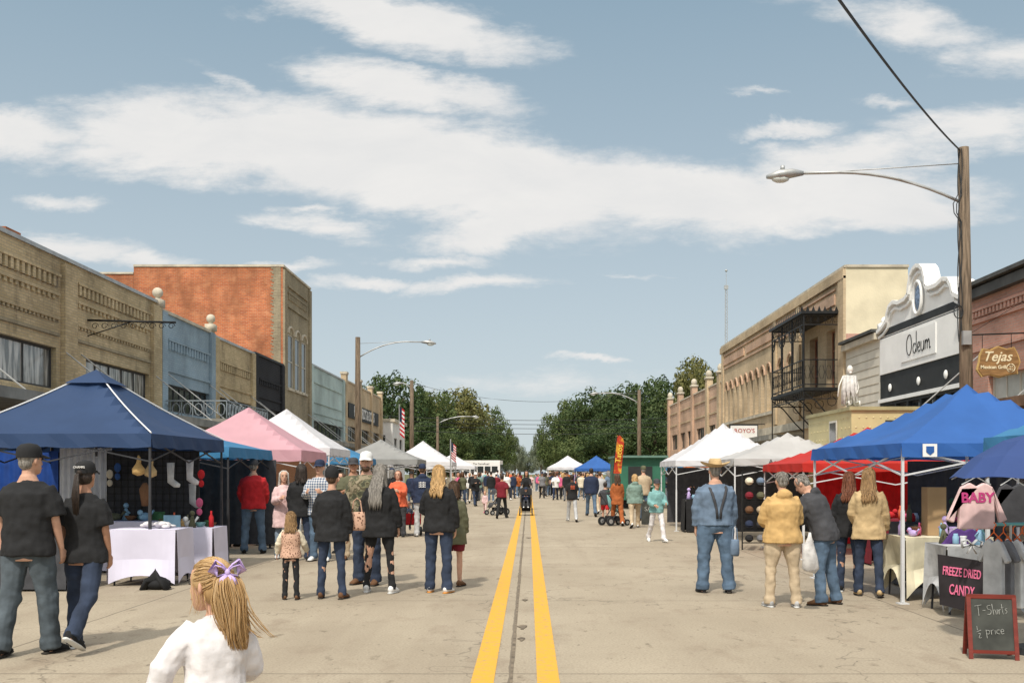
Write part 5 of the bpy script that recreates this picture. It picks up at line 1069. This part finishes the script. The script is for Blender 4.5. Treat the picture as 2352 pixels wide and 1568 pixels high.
lw,_,Mw=person('woman in black cap and t-shirt with long dark ponytail walking away',195,1490,1.70,-6,('black',.82,'short',.03),('dark denim',.072,.092),'black',SKIN2,('pony','dark brown',.42),('cap','black'),legs=((6,4,.06),(-20,22,.05)),arms=((-4,7,14,6),(4,8,14,5)),fem=True,wd=1.08,sole=SOLE)
text('CHAMPS',.03,WHITE,lw,Mw@MF((0,-.125,.08)),name='cap_lettering',ext=.002)
gx=(496-VX)*4.25/F
g,_,Mg=person('little girl with blonde ponytail and lavender bow running, foreground left',500,1568,1.27,22,('off white',.80,'long',.045),('pink',.05,.07),'white',SKIN,None,None,legs=((25,15,.05),(-20,35,.05)),arms=((-18,34,35,0),(12,16,55,20)),lean=8,yaw=48,fem=True,wd=1.0,hs=1.36,loc=(gx,4.25),disp=.9)
GB=MB(); r_=random.Random(5); rm3=Mg.to_3x3(); HS=1.36
GB.ell(Mg@V((0,-.014,.03)),(.083,.1,.092),18,12,rm3); GB.ell(Mg@V((0,-.04,-.02)),(.077,.07,.078),14,9,rm3)
pb=Mg@V((-.012,-.105,.055)); cen=Mg@V((0,-.014,.03))
for i in range(650):
    az=R(r_.uniform(-165,165)); el_=R(r_.uniform(-38,88)); d=V((math.sin(az)*math.cos(el_),-math.cos(az)*math.cos(el_),math.sin(el_)))
    if d.y>.5 and d.z<.5: continue
    p0=Mg@V((d.x*.084,-.014+d.y*.101,.03+d.z*.093)); pts=[p0]; lf=.088+.010*r_.random()
    for q in (.2,.4,.6,.8):
        m_=p0.lerp(pb,q); dd=(m_-cen); lc=rm3.inverted()@dd.normalized(); el3=1/math.sqrt((lc.x/.083)**2+(lc.y/.1)**2+(lc.z/.092)**2)*1.0
        sc_=el3*(1/ (lc.length if lc.length else 1))*1.0
        pts.append(cen+dd.normalized()*((rm3@(lc*el3)).length*(1.03+.05*r_.random())))
    pts.append(pb); GB.tube(pts,[.0016,.0030,.0030,.0030,.0030,.0030],4)
pc=[(0,-.02,.0,.028),(.0,-.055,-.05,.052),(.010,-.07,-.15,.062),(.025,-.075,-.27,.060),(.045,-.07,-.38,.050),(.06,-.065,-.47,.024)]
GB.tube([pb+V(a[:3]) for a in pc],[a[3]*.7 for a in pc],12)
for i in range(720):
    a=r_.uniform(0,6.28); q=min(1.35,abs(r_.gauss(.85,.22))); ph=a*2+r_.gauss(0,.5); le=r_.uniform(.62,1.08); fly=r_.random()<.05; am=r_.uniform(.004,.012)
    pts=[pb+V((math.cos(a)*.012,0,math.sin(a)*.012))]; rs=[.0022]; NK=10
    for k in range(1,NK+1):
        t=k/NK*le; j=min(t*5,4.999); i0=int(j); fr_=j-i0; A_=pc[i0];B_=pc[min(i0+1,5)]
        c_=V([A_[m]+(B_[m]-A_[m])*fr_ for m in range(3)]); rr=(A_[3]+(B_[3]-A_[3])*fr_)*q+(.016*(t-.8)/.2 if t>.8 else 0)
        p=pb+c_+V((math.cos(a)*rr*1.3,math.sin(a)*rr,0))+V((am*math.sin(t*10+ph),am*.6*math.cos(t*9+ph),0))*min(1,t*3)
        if fly: p+=V((.17*t*t,0,.06*t*t))
        pts.append(p); rs.append(.0028 if k<NK-2 else (.002 if k<NK else .0006))
    GB.tube(pts,rs,4)
for i in range(40):
    s_=r_.choice((-1,1)); p0=Mg@V((.075*s_,r_.uniform(-.03,.05),r_.uniform(-.05,.02))); GB.tube([p0,p0+V((.005,-.02,-.05)),p0+V((r_.uniform(-.03,.03),-.03,-.12))],[.0018,.0014,.0006],4)
hb=leafmat('golden blonde hair',(.46,.28,.12),(.56,.37,.18),(.66,.46,.25),wi=.6); hb.node_tree.nodes['Mix Shader'].inputs[0].default_value=.2; hb.node_tree.nodes['Principled BSDF'].inputs['Roughness'].default_value=.5
GB.build('hair',hb,g,True,False)
GB=MB(); bm_=mat('lavender ribbon',(.56,.42,.74),.5,.1,8,.3,10)
for s_ in (-1,1):
    for dz_ in (.0,.016):
        c_=[pb+V((0,-.05,.01)),pb+V((s_*.032,-.062,.04+dz_)),pb+V((s_*.068,-.058,.052+dz_*2)),pb+V((s_*.084,-.054,.016)),pb+V((s_*.06,-.058,-.016)),pb+V((s_*.024,-.058,-.008)),pb+V((0,-.05,0))]
        GB.tube(c_,[(.010,.016),(.006,.026),(.005,.031),(.005,.031),(.005,.026),(.006,.02),(.010,.013)],8,side=(0,0,1))
GB.ell(pb+V((0,-.07,.008)),(.017,.014,.02),10,8)
for s_ in (-1,1): GB.tube([pb+V((0,-.066,0)),pb+V((s_*.028,-.09,-.032)),pb+V((s_*.04,-.10,-.068))],[(.010,.005),(.02,.0035),(.024,.003)],6)
GB.build('bow',bm_,g,True,False)
person('little girl in leopard vest and black trousers seen from behind',668,1376,1.12,10,('cream',.86,'long',.03),('black',.06,.08),'brown',SKIN,('long','dark blonde',.26),None,arms=((10,20,20,0),(10,25,35,0)),fem=True,hs=1.25,vest='leopard')
person('woman in black beanie and black sweater standing facing away',762,1374,1.66,-5,('black',.78,'long',.05),('dark denim',.058,.085),'brown',SKIN,('short','brown',.1),('beanie','black'),arms=((3,10,10,4),(3,10,10,4)),fem=True,wd=1.05,legs=((1,2,.09),(-1,2,.09)))
person('woman with long wavy grey hair in black top and leggings',872,1360,1.74,-8,('black',.76,'long',.04),('black',.05,.085),'white',SKIN,('long','grey',.46),None,arms=((8,14,40,10),(5,12,12,2)),fem=True,wd=1.12,sole=SOLE,yaw=-20,legs=((4,4,.14),(-4,2,.14)))
person('tall man in camouflage jacket and white cap facing camera',842,1342,1.90,165,('camo',.84,'long',.04),('dark denim',.08,.1),'brown',SKIN,('short','brown',.1),('cap','white'),arms=((15,10,50,20),(10,12,20,4)),wd=1.15,extra='beard',yaw=15)
person('woman with shoulder length blonde hair in black jacket and jeans',1008,1360,1.72,-12,('black',.84,'long',.045),('dark denim',.075,.092),'white',SKIN,('long','blonde',.30),None,arms=((12,14,70,25),(3,10,10,4)),fem=True,wd=1.1,yaw=20,sole=ORS)
person('person in olive coat and red patterned shorts half hidden behind blonde woman',1042,1345,1.50,-15,('olive',.70,'long',.04),('maroon',.08,.1,.55),'brown',SKIN,('long','brown',.25),None,fem=True)
person('man in red zip jacket, dark cap and jeans under the pink tent',582,1270,1.88,10,('red',.84,'long',.035),('denim',.075,.095),'black',SKIN,('short','grey',.1),('cap','charcoal'),arms=((12,10,35,10),(10,8,35,10)),wd=1.15,yaw=10,legs=((2,3,.1),(-2,3,.1)))
person('person in grey puffer jacket at the pink tent table',534,1255,1.66,60,('grey',.82,'long',.05),('charcoal',.07,.09),'black',SKIN,('short','white',.1),None,fem=True,wd=1.05,yaw=-20)
person('woman in pale pink coat with long white blonde hair facing the street',652,1282,1.66,200,('pale pink',.62,'long',.04),('light denim',.06,.085),'white',SKIN,('long','white',.3),None,arms=BOTHF,fem=True)
person('person in black jacket with dark hair standing beside plaid shirt man',692,1287,1.78,5,('black',.80,'long',.05),('dark denim',.075,.092),'black',SKIN,('long','dark brown',.2),None,wd=1.12,fem=True)
person('man in blue plaid shirt and navy cap facing camera',735,1288,1.84,175,('plaid',.80,'long',.03),('denim',.075,.092),'white',SKIN,('short','grey',.1),('cap','navy'),arms=BOTHF,wd=1.1)
person('man in tan brown shirt and dark cap behind the beanie woman',812,1285,1.88,190,('olive',.82,'short',.03),('khaki',.08,.095),'brown',SKIN2,('short','dark brown',.1),('cap','charcoal'),arms=BOTHF,wd=1.2)
person('woman in mauve top hidden behind the beanie woman',785,1270,1.62,150,('maroon',.8,'long',.03),('charcoal',.07,.09),'black',SKIN,('bob','brown',.15),None,fem=True)
person('woman in bright orange sweater with glasses near the wagon',915,1232,1.68,170,('orange',.8,'long',.04),('charcoal',.075,.1),'black',SKIN,('bob','auburn',.12),None,arms=BOTHF,fem=True,wd=1.25)
nh,_,_=person('man in navy hoodie with white back print standing by red wagon',970,1232,1.84,5,('navy',.82,'long',.045),('light grey',.07,.09),'white',SKIN,('short','brown',.1),('cap','navy'),wd=1.15,hood=True)
person('vendor in grey shirt low behind the navy tent tables',432,1262,1.5,180,('grey',.8,'short',.03),('charcoal',.07,.09),'black',SKIN,('short','grey',.1),None,arms=BOTHF,wd=1.1)
person('shopper in dark top bending at the table under pink tent',610,1222,1.62,-40,('charcoal',.8,'long',.03),('black',.07,.09),'black',SKIN,('bob','brown',.12),None,fem=True,lean=15)
person('person in brown coat browsing at rear of the pink tent',625,1200,1.68,20,('brown',.75,'long',.04),('dark denim',.07,.09),'black',SKIN,('short','dark brown',.12),None)
person('man in straw cowboy hat, blue shirt and crossed suspenders facing away',1643,1360,1.76,4,('slate blue',.90,'long',.035),('denim',.088,.105),'charcoal',SKIN,('short','grey',.1),('cowboy','tan'),arms=((2,10,12,4),(4,10,14,4)),wd=1.3,extra='suspenders',belly=.02,legs=((3,3,.08),(-3,3,.08)))
person('person in mustard hooded jacket and khaki trousers facing away',1797,1393,1.62,2,('mustard',.84,'long',.055),('khaki',.072,.105),'light grey',SKIN,('short','grey',.1),None,arms=((15,12,60,30),(15,12,60,30)),wd=1.22,fem=True,hood=True,sole=SOLE,legs=((2,3,.09),(-2,3,.09)))
person('man in grey hoodie and jeans stooping over a plastic bag',1895,1388,1.66,55,('charcoal',.84,'long',.05),('denim',.078,.1),'brown',SKIN,('short','grey',.1),None,arms=((20,8,40,15),(25,10,50,20)),lean=22,pitch=25,wd=1.12,legs=((4,8,.06),(-3,8,.06)),hood=True)
person('woman in dark jacket with auburn hair at the blue tent stall',1950,1358,1.63,-20,('black',.8,'long',.035),('dark denim',.058,.088),'black',SKIN,('long','auburn',.3),None,fem=True,arms=((5,8,20,4),(12,8,60,15)),sole=SOLE)
person('woman in tan overshirt with long brown hair at the blue tent stall',1995,1368,1.68,-15,('tan',.78,'long',.04),('dark denim',.062,.088),'tan',SKIN,('long','dark blonde',.34),None,fem=True,wd=1.05,arms=((8,10,40,20),(5,12,20,4)),legs=((4,4,.05),(-10,6,.06)))
person('child in teal hoodie and white trousers walking toward camera side',1508,1244,1.48,195,('teal',.84,'long',.045),('off white',.07,.09),'white',SKIN,('short','dark brown',.1),('cap','charcoal'),arms=((10,12,70,20),(10,12,60,20)),legs=W1,hood=True,hs=1.08,sole=SOLE)
person('person in sage green hoodie and khaki trousers walking away',1458,1212,1.62,0,('sage',.82,'long',.05),('khaki',.07,.092),'white',SKIN,('bob','blonde',.12),None,legs=W2,wd=1.2,fem=True,hood=True)
person('woman in rust orange jumpsuit walking away near green stroller',1418,1207,1.62,5,('rust',.72,'long',.03),('rust',.08,.095),'white',SKIN,('long','brown',.22),None,legs=W1,fem=True)
person('child in dark top and red shorts beside the teal stroller',1390,1204,1.38,-10,('charcoal',.84,'short',.03),('red',.08,.09,.5),'red',SKIN,('short','dark brown',.1),None,legs=((25,20,.04),(-20,30,.04)),arms=walkA,hs=1.1)
person('man in black jacket and blue jeans walking away, centre right',1358,1186,1.84,0,('navy',.82,'long',.045),('denim',.07,.09),'black',SKIN,('short','dark brown',.1),None,legs=W1,wd=1.12)
person('man in light grey hoodie walking close to the navy jacket man',1378,1180,1.74,5,('light grey',.82,'long',.045),('khaki',.07,.09),'white',SKIN,('short','brown',.1),None,legs=W2,wd=1.1)
go,_,_=person('person in black t-shirt with orange print and grey trousers walking away',1314,1198,1.60,5,('black',.82,'short',.035),('light grey',.07,.09),'white',SKIN3,('short','dark brown',.15),None,legs=W1,fem=True)
person('boy in dark red t-shirt and black trousers walking away left of the lines',1153,1190,1.62,-10,('maroon',.84,'short',.04),('black',.065,.085),'black',SKIN2,('short','dark brown',.1),None,legs=W2,arms=walkB)
person('woman pushing a stroller toward the camera on the centre lines',1209,1170,1.74,180,('black',.82,'long',.035),('cream',.065,.09),'white',SKIN2,('long','black',.3),None,arms=((30,6,50,5),(30,6,50,5)),fem=True,lean=6)
person('toddler in pale pink outfit walking on left of centre',1114,1178,.92,170,('pale pink',.8,'long',.03),('pale pink',.055,.08),'pink',SKIN,('short','dark blonde',.1),None,legs=W1,hs=1.4)
person('vendor in dark shirt standing under the white right tent',1585,1205,1.70,180,('navy',.8,'long',.03),('dark denim',.07,.09),'black',SKIN,('bob','brown',.15),None,arms=BOTHF,fem=True)
person('person in cap and brown top shopping at white right tent',1606,1198,1.80,20,('brown',.82,'short',.03),('charcoal',.07,.09),'black',SKIN,('short','grey',.1),('cap','khaki'))
person('vendor in black shirt behind the cap rack',1690,1215,1.75,180,('black',.8,'short',.03),('denim',.07,.09),'black',SKIN3,('short','black',.1),None,arms=BOTHF)
person('tall man in khaki cap and olive shirt behind green hoodie',1478,1195,1.86,10,('khaki',.82,'short',.04),('denim',.07,.09),'black',SKIN,('short','grey',.1),('cap','olive'),wd=1.1)
person('vendor with dark bob haircut behind the red tent table',1905,1250,1.66,180,('charcoal',.8,'long',.03),('black',.07,.09),'black',SKIN2,('bob','dark brown',.18),None,arms=BOTHF,fem=True)
far=[(1053,1150,1.68,'pink','dark denim','auburn',170),(1070,1148,1.7,'grey','denim','brown',0),(1086,1155,1.8,'black','khaki','dark brown',10),(1100,1150,1.7,'sage','charcoal','brown',180),(1128,1152,1.75,'black','denim','dark brown',20),(1140,1147,1.7,'maroon','black','black',0),
(1165,1148,1.72,'white','black','brown',200),(1178,1144,1.7,'navy','dark denim','dark brown',0),(1190,1142,1.7,'rust','denim','brown',180),(1245,1144,1.74,'grey','black','grey',175),(1262,1138,1.7,'charcoal','denim','brown',0),(1276,1148,1.72,'white','navy','dark brown',185),
(1293,1144,1.68,'khaki','black','blonde',0),(1302,1150,1.74,'black','grey','black',180),(1335,1148,1.72,'cream','denim','brown',0),(1398,1150,1.78,'slate blue','khaki','grey',0),(1432,1158,1.7,'purple','denim','brown',180),(1445,1150,1.8,'red','charcoal','brown',10),
(1412,1140,1.74,'black','light denim','brown',0),(1525,1150,1.72,'navy','grey','brown',180),(1540,1160,1.7,'charcoal','light denim','brown',170),(1560,1168,1.68,'maroon','denim','auburn',160),(1040,1140,1.7,'khaki','denim','brown',180),(1022,1150,1.7,'white','light denim','blonde',190),
(995,1160,1.72,'grey','light denim','brown',185),(945,1170,1.7,'navy','denim','brown',180),(885,1190,1.76,'charcoal','charcoal','brown',160),(1062,1158,1.72,'olive','dark denim','brown',190),(1079,1151,1.66,'white','charcoal','blonde',160),(1092,1162,1.70,'black','dark denim','brown',200),(1012,1168,1.74,'slate blue','grey','grey',20),(1034,1160,1.7,'cream','dark denim','brown',10),(860,1200,1.72,'rust','dark denim','brown',30),(900,1195,1.8,'black','charcoal','grey',-20),(1120,1146,1.78,'navy','khaki','brown',0),(1150,1142,1.7,'grey','khaki','grey',180),(1270,1142,1.8,'navy','black','brown',0),(1284,1146,1.66,'pink','black','brown',170),(1330,1140,1.8,'charcoal','khaki','brown',0),(1350,1144,1.64,'teal','dark denim','blonde',0),(1424,1150,1.74,'white','denim','grey',180),(1495,1160,1.72,'black','grey','brown',-90) if False else (1500,1152,1.72,'olive','khaki','brown',180)]
seen={(a[3],a[4]) for a in far}; rr=random.Random(21)
tops=['black','white','grey','navy','rust','tan','olive','cream','red','slate blue','teal','mustard','charcoal','orange','maroon','lilac','blue','brown','pale pink','sage','khaki','light grey','green','purple','sky blue','pink']
bots=['denim','black','khaki','dark denim','charcoal','light denim','grey']
combos=[(a,b_) for a in tops for b_ in bots if (a,b_) not in seen]; rr.shuffle(combos)
clus=[(1050,18),(1080,14),(1108,10),(1135,12),(1165,10),(1182,8),(1240,10),(1262,9),(1285,9),(1310,12),(1340,12),(1370,10),(1405,10),(1062,20),(1250,14),(1150,16)]
for i in range(104):
    cx_,sd=clus[i%len(clus)]; px=rr.gauss(cx_,sd); ft=rr.choice([1120,1122,1125,1128,1130,1133,1136,1139])+rr.uniform(-1,1)
    if 1192<px<1228 and ft>1131: ft=1124
    a,b_=combos[i]; far.append((px,ft,rr.uniform(1.55,1.88),a,b_,rr.choice(['brown','dark brown','black','grey','blonde','auburn']),rr.choice([0,180,0,170,200,90,-90])))
for i,(px,ft,H_,tcol,bcol,hcol,fc) in enumerate(far):
    where='left of the yellow lines' if px<1195 else ('near the yellow lines' if px<1240 else ('right of the yellow lines' if px<1400 else 'by the right stalls'))
    if px<1050: where='by the left stalls'
    dist='far off' if ft<1134 else 'distant'
    fem=(i*7)%3==0
    person(f'{dist} person in {tcol} top and {bcol} trousers {where}',px,ft,H_,fc+rnd.uniform(-15,15),(tcol,.80,'long' if i%3 else 'short',.035),(bcol,.068,.09),'black' if i%2 else 'white',[SKIN,SKIN,SKIN2,SKIN3][(i*5)%4],('long' if fem else 'short',hcol,.2),('cap',['navy','black','white'][i%3]) if i%4==1 else None,legs=[W1,STAND,W2][i%3],arms=[walkA,HANG,BOTHF][i%3],fem=fem,wd=1+.15*((i*3)%4)/3,group='people in the far crowd')
# ------------------------------------------------------------ carried things, strollers
def obj_bag(label,px,py,Y,w_,h_,m,name='tote_bag',cat='bag',plastic=False):
    t=thing(name,label,cat,at(px,py,Y)); mb=MB()
    if plastic:
        pts=[(0,0,-h_),(.01,0,-h_*.9),(0,0,-h_*.62),(-.01,0,-h_*.35),(0,0,-h_*.12),(0,0,0)]; mb.tube(pts,[(w_*.32,.05),(w_*.5,.08),(w_*.44,.075),(w_*.32,.05),(w_*.12,.03),(w_*.07,.012)],14)
    else: mb.tube([(0,0,-h_),(0,0,-h_*.85),(0,0,-h_*.4),(0,0,-h_*.08),(0,0,0)],[(w_*.42,.04),(w_*.5,.06),(w_*.5,.055),(w_*.46,.04),(w_*.44,.03)],14)
    mb.build('bag_body',m,t,True)
    if not plastic: MB().tube([(-w_*.3,0,-.02),(-w_*.2,0,.14),(0,0,.18),(w_*.2,0,.14),(w_*.3,0,-.02)],.008,5).build('strap',m,t)
obj_bag('white plastic shopping bag hanging from the stooping man',1860,1222,11.5,.2,.46,mat('white plastic',(.72,.70,.68),.35,.25,9,.6,18,trans=.35),'plastic_bag','bag',True)
obj_bag('patterned cream handbag held beside the beanie woman',820,1175,12.9,.22,.24,_cm['leopard'],'handbag')
obj_bag('small blue printed bag held by the cowboy hat man',1688,1238,13.2,.12,.22,cm('slate blue'),'paper_bag')
def stroller(label,px,foot,face,c,s=1.):
    x,y=gp(px,foot); t=thing('stroller',label,'stroller',(x,y,0),R(face)); t.scale=(s,s,s); fr=MB()
    for sx in (-.22,.22): fr.tube([(sx,-.42,1.0),(sx,-.3,.85),(sx,.3,.12)],.014,6); fr.tube([(sx,-.32,.12),(sx,.02,.5)],.014,6)
    fr.tube([(-.22,-.42,1.0),(.22,-.42,1.0)],.016,6); fr.tube([(-.22,-.32,.12),(.22,-.32,.12)],.012,6); fr.build('frame',STEEL,t)
    st=MB(); st.tube([(0,-.18,.95),(0,-.1,.6),(0,-.02,.45),(0,.22,.45),(0,.3,.3)],[(.19,.02),(.2,.03),(.2,.04),(.2,.04),(.19,.02)],8); st.build('seat',cm(c),t,True)
    cn=MB(); vs=[]
    for i in range(6):
        a=R(-10+i*18)
        for sx in (-.22,-.12,0,.12,.22): vs.append((sx,-.16+.33*math.sin(a),.74+.36*math.cos(a)*(1-.15*(abs(sx)/.22)**2)))
    cn.add(vs,[(i*5+j,i*5+j+1,(i+1)*5+j+1,(i+1)*5+j) for i in range(5) for j in range(4)]); cn.build('sunshade',cm(c),t,True)
    bk=MB(); bk.box(-.18,.18,-.25,.1,.16,.3); bk.build('basket',cm('black'),t)
    for sx in (-.24,.24):
        for yy_,r_ in ((-.32,.14),(.3,.1)):
            wh=MB().tube([(sx-.02,yy_,r_),(sx+.02,yy_,r_)],r_,14,side=(0,1,0)).build('wheel',BLACK,t,False,False); MB().tube([(sx-.024,yy_,r_),(sx+.024,yy_,r_)],r_*.5,10,side=(0,1,0)).build('hub',METAL,wh,False,False)
stroller('dark stroller with a child rolling toward camera on yellow lines',1208,1183,180,'black')
k1,_,_=person('child in navy hoodie sitting in the centre stroller',1208,1180,1.0,180,('navy',.84,'long',.03),('charcoal',.06,.08),'white',SKIN,('short','dark brown',.1),('cap','navy'),legs=((85,60,.08),(85,60,.08)),arms=BOTHF,hs=1.35,z0=.0001,loc=(gp(1208,1183)[0],gp(1208,1183)[1]-.05))
k1.location.z=.50-.92*k1.scale[0]+.08
stroller('teal and black stroller beside the red shorts child',1412,1206,-60,'teal')
stroller('dark empty stroller left of the boy in dark red',1140,1182,120,'charcoal')
x,y=gp(938,1228); wg=thing('folding_wagon','red folding wagon carrying a small child near left group','wagon',(x,y,0),R(15))
MB().box(-.26,.26,-.42,.42,.28,.31).build('base',cm('black'),wg)
mb=MB(); 
for a,b_,c_,d in ((-.27,-.25,-.43,.43),(.25,.27,-.43,.43),(-.25,.25,-.43,-.41),(-.25,.25,.41,.43)): mb.box(a,b_,c_,d,.3,.58)
mb.build('fabric_tub',cm('red'),wg)
MB().tube([(0,-.43,.3),(0,-.75,.85),(-.08,-.75,.87),(.08,-.75,.87)],.012,6).build('handle',BLACK,wg)
for sx in (-.27,.27):
    for yy_ in (-.32,.32): MB().tube([(sx-.03,yy_,.12),(sx+.03,yy_,.12)],.12,14,side=(0,1,0)).build('wheel',BLACK,wg)
k2,_,_=person('small child in grey blue top sitting in the red wagon',938,1228,.95,180,('slate blue',.84,'long',.03),('grey',.06,.08),'white',SKIN,('short','brown',.1),None,legs=((85,70,.08),(85,70,.08)),arms=BOTHF,hs=1.35,z0=.0001,loc=(x,y))
k2.location.z=.34-.92*k2.scale[0]+.08
for o,cc_ in ((nh,WHITE),(go,cm('orange'))):
    mb=MB()
    for r0 in range(3):
        for q in range(5): mb.box(-.08+q*.034,-.058+q*.034,-.195,-.185,1.30-r0*.05,1.325-r0*.05+(.01 if q%2 else 0))
    mb.build('back_print',cc_,o,False,False)
